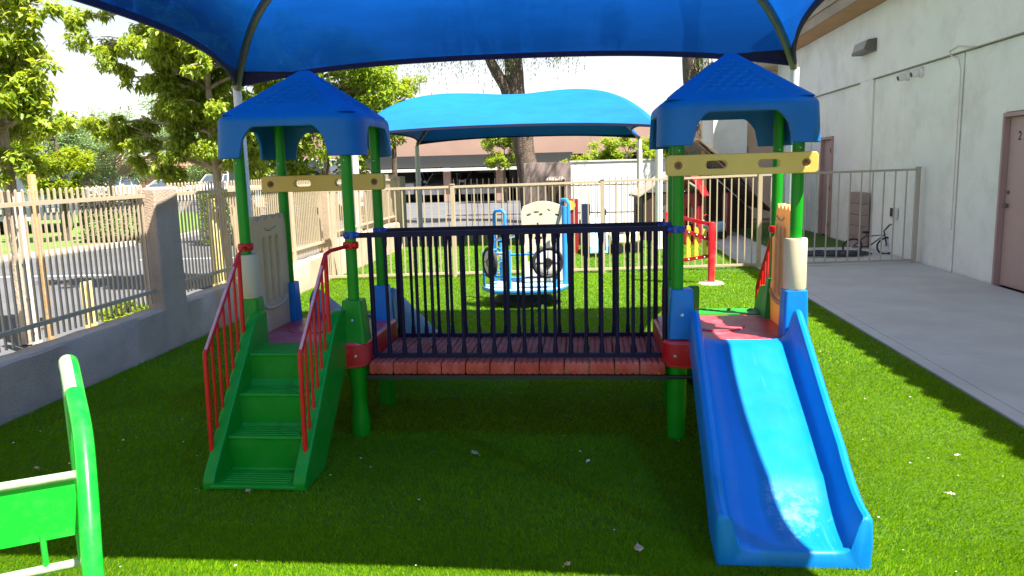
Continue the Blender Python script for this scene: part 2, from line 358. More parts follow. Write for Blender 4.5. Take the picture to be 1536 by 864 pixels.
# ------------------------------------------------------------------ camera, sun, sky
def camera():
    cam = bpy.data.cameras.new('camera'); o = bpy.data.objects.new('camera', cam); COL.objects.link(o)
    R = Matrix.Rotation(math.radians(5.87), 4, 'Z') @ Matrix.Rotation(math.radians(90 - 8.85), 4, 'X') @ Matrix.Rotation(math.radians(-1.5), 4, 'Z')
    o.matrix_world = Matrix.Translation((0, 0, 1.6)) @ R
    cam.sensor_width = 36; cam.lens = 1150 / 1536 * 36; cam.clip_end = 2000; cam.clip_start = .05
    S.camera = o
camera()
EL, AZ = 61.6, -33.5          # sun elevation, and its bearing measured from +X towards +Y
def light():
    d = Vector((math.cos(math.radians(EL)) * math.cos(math.radians(AZ)), math.cos(math.radians(EL)) * math.sin(math.radians(AZ)), math.sin(math.radians(EL))))
    l = bpy.data.lights.new('sun', 'SUN'); l.energy = 4.8; l.angle = math.radians(.5); l.color = (1, .955, .88)
    o = bpy.data.objects.new('sun', l); COL.objects.link(o); o.rotation_euler = d.to_track_quat('Z', 'Y').to_euler(); o.location = (8, -1, 20)
    w = bpy.data.worlds.new('World'); S.world = w; w.use_nodes = True; nt = w.node_tree
    for n in list(nt.nodes): nt.nodes.remove(n)
    sky = nt.nodes.new('ShaderNodeTexSky'); sky.sky_type = 'NISHITA'; sky.sun_disc = False
    sky.sun_elevation = math.radians(EL); sky.sun_rotation = math.radians(90 - AZ); sky.air_density = 1.0; sky.dust_density = 1.5; sky.ozone_density = 1.0; sky.altitude = 300
    bg = nt.nodes.new('ShaderNodeBackground'); bg.inputs[1].default_value = SKY
    out = nt.nodes.new('ShaderNodeOutputWorld'); 
    # summer haze whitening the lowest part of the sky
    tc = nt.nodes.new('ShaderNodeTexCoord'); sx = nt.nodes.new('ShaderNodeSeparateXYZ'); nt.links.new(tc.outputs['Generated'], sx.inputs[0])
    mr = nt.nodes.new('ShaderNodeMapRange'); mr.inputs[1].default_value = .06; mr.inputs[2].default_value = .28; mr.inputs[3].default_value = .92; mr.inputs[4].default_value = .22; nt.links.new(sx.outputs[2], mr.inputs[0])
    mx = nt.nodes.new('ShaderNodeMix'); mx.data_type = 'RGBA'; nt.links.new(mr.outputs[0], mx.inputs[0]); nt.links.new(sky.outputs[0], mx.inputs[6]); mx.inputs[7].default_value = (8.8, 8.9, 8.8, 1)
    nt.links.new(mx.outputs[2], bg.inputs[0]); nt.links.new(bg.outputs[0], out.inputs[0])
    S.view_settings.view_transform = 'Standard'; S.view_settings.look = 'None'; S.view_settings.gamma = 1; S.view_settings.exposure = EXPO
SKY = .042; EXPO = 1.88
light()

# ------------------------------------------------------------------ ground
def sheet(name, poly, z, mat):
    m = MB(); m.add([(x, y, z) for x, y in poly], [tuple(range(len(poly)))]); o = m.build(name, mat, None, smooth=False, keepn=True)
    return struct(o)
def turfmat():
    m, nt, out = newmat('artificial_turf'); L = nt.links
    tc = nd(nt, 'ShaderNodeTexCoord'); n = nd(nt, 'ShaderNodeTexNoise', Scale=90.0, Detail=8.0, Roughness=.75); L.new(tc.outputs['Object'], n.inputs['Vector'])
    n2 = nd(nt, 'ShaderNodeTexNoise', Scale=2.0, Detail=4.0); L.new(tc.outputs['Object'], n2.inputs['Vector'])
    a = ramp(nt, n.outputs[0], [(.3, (.015, .06, .001)), (.5, (.05, .14, .002)), (.72, (.12, .26, .004))])
    b = ramp(nt, n2.outputs[0], [(.35, (.8, .8, .8)), (.65, (1.1, 1.06, 1))])
    mx = nd(nt, 'ShaderNodeMix', data_type='RGBA', blend_type='MULTIPLY'); mx.inputs[0].default_value = 1
    L.new(a, mx.inputs[6]); L.new(b, mx.inputs[7])
    p = nd(nt, 'ShaderNodeBsdfPrincipled', Roughness=.8); L.new(mx.outputs[2], p.inputs['Base Color'])
    bm = nd(nt, 'ShaderNodeBump', Strength=.9, Distance=.02); L.new(n.outputs[0], bm.inputs['Height']); L.new(bm.outputs[0], p.inputs['Normal'])
    L.new(p.outputs[0], out.inputs[0]); return m
MT['turf'] = turfmat()
MT['blade'] = leafmat('turf_blades', [(.010, .05, .0), (.035, .125, .0), (.085, .225, .001), (.17, .32, .002), (.30, .42, .01)], rough=.6, trans=.38, tc=(.34, .60, .002), patch=.3)
sheet('ground', [(-400, -60), (400, -60), (400, 600), (-400, 600)], -.03, MT['soil'])
sheet('parking_lot', [(-60, -8), (2.4, -8), (2.4, 23.2), (40, 23.2), (40, 70), (-60, 70)], -.018, MT['asphalt'])
sheet('turf', [(-3.9, -3), (2.55, -3), (2.55, 11.7), (2.55, 20.9), (-3.9, 20.9)], 0, MT['turf'])
sheet('rear_turf', [(3.35, 12.6), (5.0, 12.6), (5.0, 20.9), (3.35, 20.9)], .012, MT['turf'])
def blades():
    bands = [(1.9, 3.2, 60000, .019, .0030), (3.2, 4.4, 34000, .02, .0036), (4.4, 6, 17000, .022, .005), (6, 8, 8500, .024, .0065), (8, 11.5, 3800, .028, .009), (11.5, 17, 1100, .032, .013)]
    C = []
    for y0, y1, dens, h, w in bands:
        x0, x1 = max(-3.9, -.85 * y1 - .2), min(2.52, .58 * y1 + .3)
        n = int((x1 - x0) * (y1 - y0) * dens)
        x = rng.uniform(x0, x1, n); y = rng.uniform(y0, y1, n)
        keep = (x > -.85 * y - .15) & (x < .60 * y + .25); x = x[keep]; y = y[keep]; n = len(x)
        patch = .8 + .35 * np.sin(x * 5.1 + np.sin(y * 3.3) * 2) * np.sin(y * 4.3 + x)
        a = rng.uniform(0, 2 * PI, n); hh = h * rng.uniform(.6, 1.15, n) * (.9 + .2 * patch); ww = w * rng.uniform(.7, 1.3, n)
        lean = rng.uniform(.2, 1.1, n) * hh; b = rng.normal(0, 1.0, n) + .4 + 1.8 * np.sin(x * .9 + .7 * y)
        P = np.zeros((n, 3, 3))
        P[:, 0] = np.stack([x - np.cos(a) * ww / 2, y - np.sin(a) * ww / 2, np.full(n, .001)], 1)
        P[:, 1] = np.stack([x + np.cos(a) * ww / 2, y + np.sin(a) * ww / 2, np.full(n, .001)], 1)
        P[:, 2] = np.stack([x + np.cos(b) * lean, y + np.sin(b) * lean, hh * .8], 1)
        C.append(P.reshape(-1, 3))
    co = np.concatenate(C); f = np.arange(len(co)).reshape(-1, 3)
    o = fastmesh('turf_blades', co, f, MT['blade']); tag(o, 'short bright green artificial grass pile over the play yard', 'grass', kind='stuff')
blades()
# concrete walk, slab with a groove parallel to its edge
m = MB(); m.box(2.55, 2.66, -3, 12.45, -.03, .016)
for a, b in ((-3, 3.3), (3.306, 6.4), (6.406, 9.5), (9.506, 12.45)): m.box(2.666, 5.0, a, b, -.03, .016)
struct(m.build('concrete_walk', MT['concrete'], None, bevel=.002, smooth=False))
m = MB(); m.box(2.62, 5.0, -3, 14.6, -.03, .006); struct(m.build('walk_base', MT['concrete'], None, smooth=False))
m = MB(); m.box(2.4, 3.34, 12.452, 21, -.03, .012); m.box(3.34, 5.0, 12.452, 14.6, -.03, .0135); struct(m.build('rear_path', MT['concrete'], None, smooth=False))
# verge lawn with kerb, painted bays
kerb = [(-26, 9.5), (-17, 12.6), (-13.2, 13.7), (-12.1, 14.5), (-11.7, 16.2), (-11.1, 17.7), (-10.9, 19.5), (-11.2, 22), (-12.5, 26), (-14, 31), (-19, 33), (-60, 33), (-60, 9.5)]
sheet('verge_lawn', kerb, .06, MT['lawn'])
m = MB(); m.tube([(x, y, .03) for x, y in kerb[:10]], 1, rect=(.16, .13)); struct(m.build('verge_kerb', MT['kerb'], None, bevel=.01))
m = MB()
for x0, y0, x1, y1 in ((-16, 11.9, -8.1, 12.15), (-12.5, 10.0, -8.6, 10.2), (-9.0, 14.4, -6.5, 14.6)):
    m.add([(x0, y0, -.013), (x1, y1, -.013), (x1, y1 + .11, -.013), (x0, y0 + .11, -.013)], [(0, 1, 2, 3)])
struct(m.build('road_marking', MT['paint'], None, smooth=False, keepn=True))
sheet('far_verge', [(-200, 60), (-28, 60), (-22, 90), (-200, 90)], -.008, MT['soil'])
sheet('planting_strip', [(-4.55, -3), (-4.2, -3), (-4.2, 16), (-4.6, 16)], -.009, MT['soil'])

# ------------------------------------------------------------------ shade canopies
def canopy(x0, x1, y0, y1, z0, h, p, d_end, d_side, sail, label, pole_r=.055, sag=.10, dz=.22):
    cx, cy = (x0 + x1) / 2, (y0 + y1) / 2
    t_ = thing('shade_canopy', (cx, cy, 0), label, 'shade canopy', 'blue fabric shade canopies over the play yard')
    cor = [Vector((x0, y0, z0)), Vector((x1, y0, z0)), Vector((x1, y1, z0)), Vector((x0, y1, z0))]
    ce = Vector((cx, cy, z0))
    def pipe(k, t):
        q = cor[k].lerp(ce, t); q.z = z0 + h * (1 - (1 - t) ** p); return q
    def surfpt(k, u, t):
        a, b = k, (k + 1) % 4; d = d_end if k in (0, 2) else d_side
        if isinstance(d, tuple): d = d[0] if k in (0, 3) else d[1]
        inn = (ce - cor[a].lerp(cor[b], .5)).normalized()
        w = 1 - abs(2 * u - 1) ** 2.6
        q = pipe(a, t).lerp(pipe(b, t), u) + (inn * d + Vector((0, 0, dz * min(1, d / .25)))) * w * (1 - t) ** 4
        q.z -= sag * math.sin(PI * u) * math.sin(PI * min(1, t * 1.1) ** .6) 
        return q
    N, K = 48, 40
    fab = MB(); hems = []
    for k in range(4):
        rows = [[surfpt(k, i / N, (j / K) ** 2.0) for j in range(K + 1)] for i in range(N + 1)]
        fab.add([q for r in rows for q in r], [(i * (K + 1) + j, (i + 1) * (K + 1) + j, (i + 1) * (K + 1) + j + 1, i * (K + 1) + j + 1) for i in range(N) for j in range(K)])
        hems.append([r[0] for r in rows])
    fo = fab.build('fabric', sail, t_)
    bm = bmesh.new(); bm.from_mesh(fo.data); bmesh.ops.remove_doubles(bm, verts=bm.verts, dist=.001); bm.to_mesh(fo.data); bm.free()
    for e in hems:
        hm = MB(); hm.tube([q + Vector((0, 0, -.014)) for q in e], 1, rect=(.022, .05)); hm.build('hem', MT['hem'], fo)
    for k in range(4):
        g = MB()
        for kk, rev in ((k, 0), ((k - 1) % 4, 1)):
            vs = []; n = 9
            for i in range(n):
                u = .13 * i / (n - 1); uu = 1 - u if rev else u; tm = .020 * (1 - i / (n - 1)) + .0005
                for j in range(4):
                    q = surfpt(kk, uu, tm * j / 3); vs.append(q + (Vector((cx, cy, z0 - .8)) - q).normalized() * .014)
            g.add(vs, [(4 * i + j, 4 * i + 4 + j, 4 * i + 5 + j, 4 * i + 1 + j) for i in range(n - 1) for j in range(3)])
        g.build('corner_gusset', MT['hem'], fo)
    for k in range(4):
        pts = [pipe(k, t) for t in [0, .01, .025, .05, .08, .12, .17, .23, .3, .4, .55, .75, .97]]
        for q in pts: q.z -= .07
        inn = (ce - cor[k]); inn.z = 0; inn.normalize()
        pts = [q + inn * .02 for q in pts]
        MB().tube(pts, .04, 12).build('hip_pipe', MT['pipe'], t_)
        pl = MB(); x, y = pts[0].x, pts[0].y
        pl.tube([(x, y, -.02), (x, y, z0 - .32)], pole_r, 18)
        po = pl.build('pole', MT['pole'], t_)
        sl = MB(); sl.tube([(x, y, z0 - .36), (x, y, z0 - .05)], pole_r * .78, 18); sl.build('sleeve', MT['pole'], po)
        bp = MB(); bp.lathe((x, y, 0), [(pole_r + .05, -.01), (pole_r + .05, .012)], 18); bp.build('base_plate', MT['pole'], po)
    return t_
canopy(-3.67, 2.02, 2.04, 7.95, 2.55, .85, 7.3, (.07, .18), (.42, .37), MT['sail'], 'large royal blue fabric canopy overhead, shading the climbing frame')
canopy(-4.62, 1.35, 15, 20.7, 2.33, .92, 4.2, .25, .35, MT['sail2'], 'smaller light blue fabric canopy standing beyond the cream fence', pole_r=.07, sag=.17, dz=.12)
# ------------------------------------------------------------------ climbing frame (one thing)
LT = (-1.735, 4.735); RT = (.825, 4.735); HS = .325; ZD = .605
ps = thing('play_structure', (-.45, 4.735, 0), 'green and blue toddler climbing frame with two roofed towers, bridge, stairs and slide', 'climbing frame')
SC_LOC = None
slide_o = (0.0, 0.0)
# scuff centre in object space (mesh origin = thing origin)
_cx, _cy = .86 + .45, 3.17 - 4.735
SC_LOC = (-_cx * 6.5, -_cy * 4.5, 0)
slide_scuff()

def roof(cx, cy):
    zb, za, zs, zt = 1.70, 1.875, 1.915, 2.215
    a0 = .445
    NU = 4 * 72
    def sq(r, c, th):  # rounded square perimeter param th in 0..4
        k = int(th) % 4; u = th - int(th)          # side k from corner to corner
        s = lerp(-1, 1, u)
        # superellipse style rounding
        x, y = s, -1.0
        e = 14 if c < .05 else 7
        L = (abs(x) ** e + 1) ** (1 / e); x, y = x / L * r, y / L * r
        for _ in range(k): x, y = -y, x
        return x, y
    def bottom(u):   # u 0..1 across a side
        d = abs(u - .5) * 2   # 0 centre .. 1 corner
        w = .60
        if d > w: return zb
        if d > w - .05: return lerp(za - .07, zb, (d - (w - .05)) / .05)
        if d > w - .22: t = (w - .05 - d) / .17; return za - .07 + .07 * math.sin(t * PI / 2)
        return za
    us = sorted(set([round(x, 4) for x in list(np.linspace(0, 1, 61)) + list(np.linspace(.19, .31, 22)) + list(np.linspace(.69, .81, 22))]))[:-1]
    ths = [k + u for k in range(4) for u in us]
    lv = []
    cols = []
    def shingle(u, v):
        # overlapping scallops on the middle of the slope; returns outward bump
        if not (.18 < v < .86): return 0
        lim = .43 * (1 - v) + .05
        hw = (1 - v)                    # actual half width scale
        x = (u - .5) * 2 * hw * .85
        if abs(x) > hw * .62: return 0
        row = v * 11.0; r = int(row); fr = row - r
        q = x / .13 + (.5 if r % 2 else 0); fx = q - math.floor(q) - .5
        edge = .15 + .6 * (2 * abs(fx)) ** 2.2
        d = fr - edge * .8
        hgt = max(0, 1 - d * 1.1) if d > 0 else 0
        return .0075 * hgt * min(1, (hw * .62 - abs(x)) / .03)
    vs = []; rowsN = 0
    zlev = ['b', .0, .25, .5, .75, 1.0]
    rows = []
    for L in zlev:
        row = []
        for th in ths:
            u = th - int(th); b = bottom(u)
            z = b if L == 'b' else lerp(b + .006, zs - .01, L)
            fl = (zs - z) / (zs - zb)
            x, y = sq(a0 - .012 + .012 * fl, .1, th); row.append((cx + x, cy + y, z))
        rows.append(row)
    for ang in (15, 30, 45, 55):
        a = math.radians(ang); R_ = .06
        row = [];
        for th in ths:
            x, y = sq(a0 - .012 - R_ * (1 - math.cos(a)), .1, th); row.append((cx + x, cy + y, zs - .01 + R_ * math.sin(a) * .8))
        rows.append(row)
    z1 = rows[-1][0][2]; a1 = a0 - .012 - .06 * (1 - math.cos(math.radians(55)))
    NV = 66
    for j in range(1, NV + 1):
        v = j / NV; r = lerp(a1, .045, v); z = lerp(z1, zt, v)
        row = []
        for th in ths:
            u = th - int(th); x, y = sq(r, .04, th); bmp = shingle(u, v)
            row.append((cx + x, cy + y, z + bmp * 1.4))
        rows.append(row)
    row = [];
    for th in ths:
        x, y = sq(.03, .1, th); row.append((cx + x, cy + y, zt + .012))
    rows.append(row)
    m = MB(); m.rings(rows, caps=False)
    n = len(ths); m.f.append(tuple(len(m.v) - n + j for j in range(n)))
    o = m.build('roof', MT['roofblue'], ps)
    sm = o.modifiers.new('s', 'SOLIDIFY'); sm.thickness = .022; sm.offset = -1
    return o
roof(*LT); roof(*RT)

def post(x, y, zbase=ZD):
    m = MB(); m.tube([(x, y, zbase - .05), (x, y, 1.93)], .033, 20)
    o = m.build('post', MT['postgreen'], ps)
    b = MB(); b.sphere((x + .0, y - .034, 1.675), .007, 8); b.build('rivet', MT['chrome'], o)
    return o
for cx, cy in (LT, RT):
    for sx in (-1, 1):
        for sy in (-1, 1):
            bx = .04 if (cx > 0 and sy > 0) else 0
            post(cx + sx * HS + bx, cy + sy * .315)
            m = MB(); x, y = cx + sx * HS + bx, cy + sy * .315
            if (cx, sx, sy) == (LT[0], 1, -1):
                prof = [(.055, -.02), (.056, .1), (.045, .2), (.048, .3), (.062, .42), (.062, .47)]
            else: prof = [(.053, -.02), (.056, .15), (.055, .3), (.058, .42), (.06, .47)]
            m.lathe((x, y, 0), prof, 22); m.build('leg', MT['postgreen'], ps)
    # deck
    m = MB(); h = .41
    pts = arc_rect(2 * h, 2 * h, .09, 6, cx, cy)
    m.rings([[(x * 1, y * 1, z) for x, y in [(cx + (px - cx) * k, cy + (py - cy) * k) for px, py in pts]] for k, z in
             [(.97, .445), (.995, .455), (1, .475), (1, .575), (.992, .59), (.97, .60), (.93, ZD - .002), (.5, ZD), (.2, ZD + .001)]])
    dk = m.build('deck', MT['deckred'], ps)
    rm = MB()
    rm.rings([[(cx + (px - cx) * k * 1.004, cy + (py - cy) * k * 1.004, z) for px, py in pts] for k, z in [(1.0, .463), (1.003, .48), (1.003, .572), (1.0, .586)]], caps=False)
    rim = rm.build('rim', MT['plred'], dk)
    # moulded bumps in the deck
    bm_ = MB()
    bm_.lathe((cx - .05, cy + .02, ZD), [(.17, -.002), (.17, .006), (.16, .009), (.12, .006), (.02, .004)], 28); bm_.build('anti_slip_disc', MT['deckred'], dk)

def sleeve(x, y, z0, z1, w0, w1, mat, name='post_sleeve', dx=0, dy=0, d0=None, d1=None):
    m = MB(); d0 = d0 or w0; d1 = d1 or w1
    m.rings([[(x + dx * (1 if z == z0 else .4) + px, y + dy + py, z) for px, py in arc_rect(w, d, .018, 3)] for w, d, z in ((w0, d0, z0), (w1, d1, z1))])
    return m.build(name, mat, ps, bevel=.006, angle=60)
def csleeve(x, y, z0, z1, r, mat):
    m = MB(); m.lathe((x, y, 0), [(r * .93, z0), (r, z0 + .012), (r * .985, (z0 + z1) / 2), (r, z1 - .012), (r * .94, z1), (.034, z1 + .001)], 28)
    return m.build('post_sleeve', mat, ps)
FL, FR, BL, BR = (LT[0] - HS, 4.42), (LT[0] + HS, 4.42), (LT[0] - HS, 5.05), (LT[0] + HS, 5.05)
GL, GR, HL, HR = (RT[0] - HS, 4.42), (RT[0] + HS, 4.42), (RT[0] - HS + .04, 5.05), (RT[0] + HS + .04, 5.05)
sleeve(FL[0] + .01, FL[1], .59, .865, .135, .115, MT['plgreen']); csleeve(*FL, .866, 1.13, .064, MT['cream'])
sleeve(FR[0], FR[1], .59, .85, .155, .12, MT['plgreen'])
sleeve(BL[0], BL[1], .59, .87, .12, .105, MT['plblue']); sleeve(BR[0], BR[1], .59, .84, .115, .10, MT['plblue'])
sleeve(GL[0] + .02, GL[1], .61, .895, .145, .125, MT['plblue']); sleeve(GR[0], GR[1], .61, .885, .14, .125, MT['plblue'])
csleeve(GR[0], GR[1], .886, 1.175, .064, MT['cream'])
sleeve(HL[0], HL[1], .59, .86, .12, .105, MT['plgreen']); sleeve(HR[0] + .0, HR[1], .59, .86, .15, .095, MT['plgreen'])

# beams with two hand slots
def beam(x0, x1, y, zl, zh, mat):
    w, h = x1 - x0, zh - zl; cx, cz = (x0 + x1) / 2, (zl + zh) / 2
    def slot(c): return [(c + px, py) for px, py in arc_rect(.115, .042, .0205, 6)]
    bolts = (-w / 2 + .065, w / 2 - .065)
    holes = [slot(-.135), slot(.145)] + [[(b + .021 * math.cos(a), .021 * math.sin(a)) for a in np.linspace(0, 2 * PI, 20, endpoint=False)] for b in bolts]
    vs, fs = plate(arc_rect(w, h, .022, 5), holes, .05, .005)
    o = MB().add([(cx + a, y - c, cz + b) for a, b, c in vs], fs).build('beam', mat, ps)
    for b in bolts:
        q = MB(); q.lathe((cx + b, y, cz), [(.0205, -.012), (.0205, -.008), (.012, -.012), (.006, -.02), (.0055, .02)], 16, axis='y')
        q.build('bolt_cap', MT['bolt'], o)
    return o
beam(-2.17, -1.335, 4.985, 1.485, 1.592, MT['beam'])
beam(.425, 1.235, 4.355, 1.535, 1.65, MT['beam'])

# side panels with three slots and wavy top
def side_panel(x, s, y0=4.47, y1=5.13, zb=.60, zt=1.345, mt='cream'):
    Y0, Y1 = 0, y1 - y0
    out = [(0, zb), (Y1, zb)]
    out += [(Y1, .84), (Y1 - .02, .86), (Y1 - .02, 1.13), (Y1 - .07, 1.15), (Y1 - .09, 1.2), (Y1 - .11, 1.3)]
    n = 22
    for i in range(n + 1):
        t = i / n; yy = lerp(Y1 - .13, .05, t)
        out.append((yy, zt - .012 + .014 * math.cos(t * 2 * PI * 4)))
    out += [(.03, 1.3), (.03, 1.15), (0, 1.12), (0, .88)]
    holes = []
    for k, c in enumerate((.19, .29, .39)):
        holes.append([(c + px, 1.0 + py) for px, py in arc_rect(.042, .42, .02, 4)])
    vs, fs = plate(out, holes, .055, .008)
    # local (yy, z, thickness)
    o = MB().add([(x + c, y0 + a, b) for a, b, c in vs], fs).build('side_panel', MT[mt], ps)
    b = MB(); b.box(x - .006, x + .006, y0 + .14, y0 + .44, .77, 1.23); b.build('slot_web', MT['slot'], o, smooth=False)
    rb = MB()
    for k in range(9):   # raised arch around the slots
        pass
    pts = [(x - s * .03, y0 + .29 + .19 * math.cos(a), .80 + .05 * math.sin(a)) for a in np.linspace(PI, 2 * PI, 12)]
    rb.tube(pts, .014, 8); rb.build('grip_lip', MT[mt], o)
    sm = MB(); sm.tube([(x - s * .029, y0 + .2 + .18 * t, 1.27 - .02 * math.sin(PI * t)) for t in np.linspace(0, 1, 9)], .007, 8); sm.build('moulded_line', MT['cream'], o)
    return o
side_panel(-2.075, -1); side_panel(1.178, 1, 4.48, 5.0, mt='creamlit')

# stairs
def stairs(cx, my=None, label=None):
    """front stairs going down to -Y, optionally mirrored about y=my to go down to +Y"""
    def Y(y): return y if my is None else 2 * my - y
    W = .208
    prof = [(3.56, .012), (3.56, .03), (3.575, .036), (3.775, .036), (3.765, .2), (3.758, .215), (3.765, .226), (3.935, .226), (3.925, .39), (3.918, .402), (3.925, .413), (4.10, .413),
            (4.09, .575), (4.083, .59), (4.09, .60), (4.33, .606), (4.33, .50), (4.10, .45), (3.9, .2), (3.75, .012)]
    m = MB(); m.prism([(Y(y), z) for y, z in prof], cx - W - .02, cx + W + .02, 'x')
    st = m.build('stairs', MT['plgreen'], ps, bevel=.004)
    for (yy, z0) in ((3.60, .036), (3.79, .226), (3.95, .413), (4.12, .601)):
        g = MB()
        for k in range(5): g.tube([(cx - W + .03, Y(yy + .028 * k), z0), (cx + W - .03, Y(yy + .028 * k), z0)], .0035, 6)
        g.build('tread_grip', MT['plgreen'], st)
    for s in (-1, 1):
        poly = [(3.565, 0), (3.565, .05), (3.59, .085), (4.17, .735), (4.24, .785), (4.33, .80), (4.37, .80), (4.37, .50), (4.30, .44), (3.86, 0)]
        w0, w1 = (cx - W - .065, cx - W) if s < 0 else (cx + W, cx + W + .07)
        q = MB(); q.prism([(Y(y), z) for y, z in poly], w0, w1, 'x'); q.build('stringer', MT['plgreen'], st, bevel=.012, seg=3)
        l = MB(); e = .02
    return st
st1 = stairs(-1.725); st2 = stairs(.93, 4.735)
def handrail(x, my=None, post_xy=None, s=1):
    def Y(y): return y if my is None else 2 * my - y
    m = MB(); r = .0125
    top0, top1 = (Y(4.17), 1.15), (Y(3.70), .69); b0, b1 = (Y(4.15), .66), (Y(3.68), .14)
    P = lambda yz: (x, yz[0], yz[1])
    m.tube([P(b1), P((lerp(b1[0], top1[0], .9), top1[1] - .03)), P((top1[0], top1[1])), P((lerp(top1[0], top0[0], .06), lerp(top1[1], top0[1], .06)))], r, 10)
    m.tube([P(top1), P(top0)], r, 10); m.tube([P(b1), P(b0)], .011, 10); m.tube([P(top0), P(b0)], r, 10)
    for k in range(1, 6):
        t = k / 6; m.tube([P((lerp(top1[0], top0[0], t), lerp(top1[1], top0[1], t))), P((lerp(b1[0], b0[0], t), lerp(b1[1], b0[1], t)))], .008, 8)
    px, py = post_xy; yy = py
    m.tube([P(top0), (x + (px - x) * .2, top0[0] + (yy - top0[0]) * .25, 1.165), (px, yy - .02 * (1 if my is None else -1), 1.175)], .011, 10)
    # feet bolted to the stringer
    m.tube([P((b1[0], b1[1] + .02)), (x + s * .0, b1[0], b1[1] - .05)], .013, 10)
    o = m.build('handrail', MT['railred'], ps)
    c = MB(); c.lathe((px, py, 1.175), [(.036, -.022), (.045, -.018), (.047, 0), (.045, .018), (.036, .022)], 20); c.sphere((px + .03, py - .03 * (1 if my is None else -1), 1.175), .02, 10)
    c.build('clamp', MT['railred'], o)
    w = MB(); pp = [(x, lerp(top1[0], top0[0], t), lerp(top1[1], top0[1], t) + .010) for t in (.02, .5, .85)]
    w.tube(pp, .0085, 8); w.build('worn_strip', MT['worn'], o)
    return o
handrail(-1.99, None, FL, 1); handrail(-1.48, None, FR, -1)
handrail(.55, 4.735, HL, 1); handrail(1.235, 4.735, HR, -1)

# slides
def slide(cx0, cx1, my, mat, name='slide'):
    def Y(y): return y if my is None else 2 * my - y
    yt, ye = 4.33, 2.955
    rings = []; N = 46
    for i in range(N + 1):
        t = i / N; y = lerp(yt, ye, t); cx = lerp(cx0, cx1, t)
        s = (yt - y)
        if s < .10: zb = .618 - .9 * s * s
        else:
            # straight fall then run-out
            k = (s - .10) / (1.375 - .10)
            zb = .609 - .565 * k ** .98 if k < .70 else None
            if zb is None:
                k0 = .70; z0 = .609 - .565 * k0 ** .98; q = (k - k0) / (1 - k0)
                zb = z0 - (z0 - .075) * (1 - (1 - q) ** 2.0)
        zb = max(zb, .075)
        wallh = lerp(.185, .155, smooth(t * 1.5)) if t < .8 else lerp(.155, .150, (t - .8) / .2)
        zt = zb + wallh
        if t < .05: zt -= .05 * (1 - t / .05) ** 2
        zu = max(0.0, zb - lerp(.10, .13, t))
        if t > .93: zu = 0
        lip = .035 * smooth((t - .93) / .07)
        w = .30
        e = [(-w, zu), (-w - .004, (zu + zt) / 2), (-w, zt - .025), (-w + .008, zt - .008), (-w + .024, zt), (-w + .038, zt - .006), (-w + .046, zt - .022),
             (-w + .062, zb + .055 + lip * .3), (-w + .075, zb + .022 + lip * .1), (-w + .10, zb + .006), (-w + .14, zb)]
        ring = e + [(-.08, zb - .002), (0, zb - .003), (.08, zb - .002)] + [(-x, z) for x, z in e[::-1]] + [(w - .03, zu), (w - .04, max(zu + .01, zb - .05)), (0, max(zu + .006, zb - .055)), (-w + .04, max(zu + .01, zb - .05)), (-w + .03, zu)]
        rings.append([(cx + x, Y(y), z) for x, z in ring])
    # rounded front edge: the U-shaped profile shrinks slightly over the last centimetres
    last = rings[-1]; zb_ = min(z for x, y, z in last[8:16])
    for dy, d in ((.010, .003), (.018, .009), (.023, .018)):
        rings.append([(cx + (x - cx) * (1 - d / .3 * .8), Y(ye - dy), max(0, z - d * (1 if z > .02 else 0))) for x, y, z in last])
    o = MB().rings(rings).build(name, mat, ps)
    return o
slide(.86, .795, None, MT['slideblue']); slide(-1.66, -1.60, 4.735, MT['backslide'])

# bridge
br = MB()
for x in (-1.32, .425): pass
fr = MB(); fr.box(-1.34, .44, 4.345, 4.375, .375, .40); fr.box(-1.34, .44, 5.07, 5.10, .375, .40)
for x in (-1.2, -.75, -.3, .15): fr.box(x, x + .03, 4.376, 5.069, .376, .398)
bd = fr.build('bridge_frame', MT['darksteel'], ps)
x0, x1, NP = -1.318, .428, 12; pw = (x1 - x0) / NP
pz = MB()
def plank_mesh(cx):
    m = MB(); n = 4; w = pw - .006; r = w / n / 2 * 1.08
    top, bot = [], []
    for k in range(n):
        c = -w / 2 + w / n * (k + .5)
        for a in np.linspace(PI, 0, 9)[(0 if k == 0 else 1):]:
            top.append((c + (w / n / 2) * math.cos(a), .010 * math.sin(a)))
    ring = [(x, .470 + z) for x, z in top] + [(x, .412 - z * 1.2) for x, z in top[::-1]]
    rings = []
    for y, k in ((4.352, .80), (4.356, .93), (4.366, 1.0), (5.084, 1.0), (5.094, .93), (5.098, .8)):
        rings.append([(cx + x * (.96 + .04 * k), y, .441 + (z - .441) * k) for x, z in ring])
    return m.rings(rings)
for i in range(NP): plank_mesh(x0 + pw * (i + .5)).build('bridge_plank', MT['plank'], ps)
def railing(y, ztop, zbot, x0, x1, xa, xb, off):
    m = MB()
    m.tube([(xa, y, ztop - .006), (x0, y, ztop - .004), (lerp(x0, x1, .5), y, ztop), (x1, y, ztop + .004), (xb, y, ztop + .006)], 1, rect=(.03, .03))
    m.tube([(x0, y, ztop - .075), (x1, y, ztop - .067)], 1, rect=(.024, .022)) if False else None
    m.tube([(x0 - .012, y, zbot), (x1 + .012, y, zbot)], 1, rect=(.028, .026))
    n = int(round((x1 - x0) / .0907))
    for k in range(n + 1):
        x = lerp(x0, x1, k / n); end = k in (0, n)
        if end: m.tube([(x, y, zbot), (x, y, ztop)], .015, 12)
        else:
            m.tube([(x, y, zbot + .008), (x, y, zbot + .05), (x, y, zbot + .075), (x, y, ztop - .085), (x, y, ztop - .06), (x, y, ztop - .008)],
                   [.0155, .0145, .0105, .0105, .0145, .0155], 12)
    o = m.build('bridge_railing', MT['railnavy'], ps)
    return o
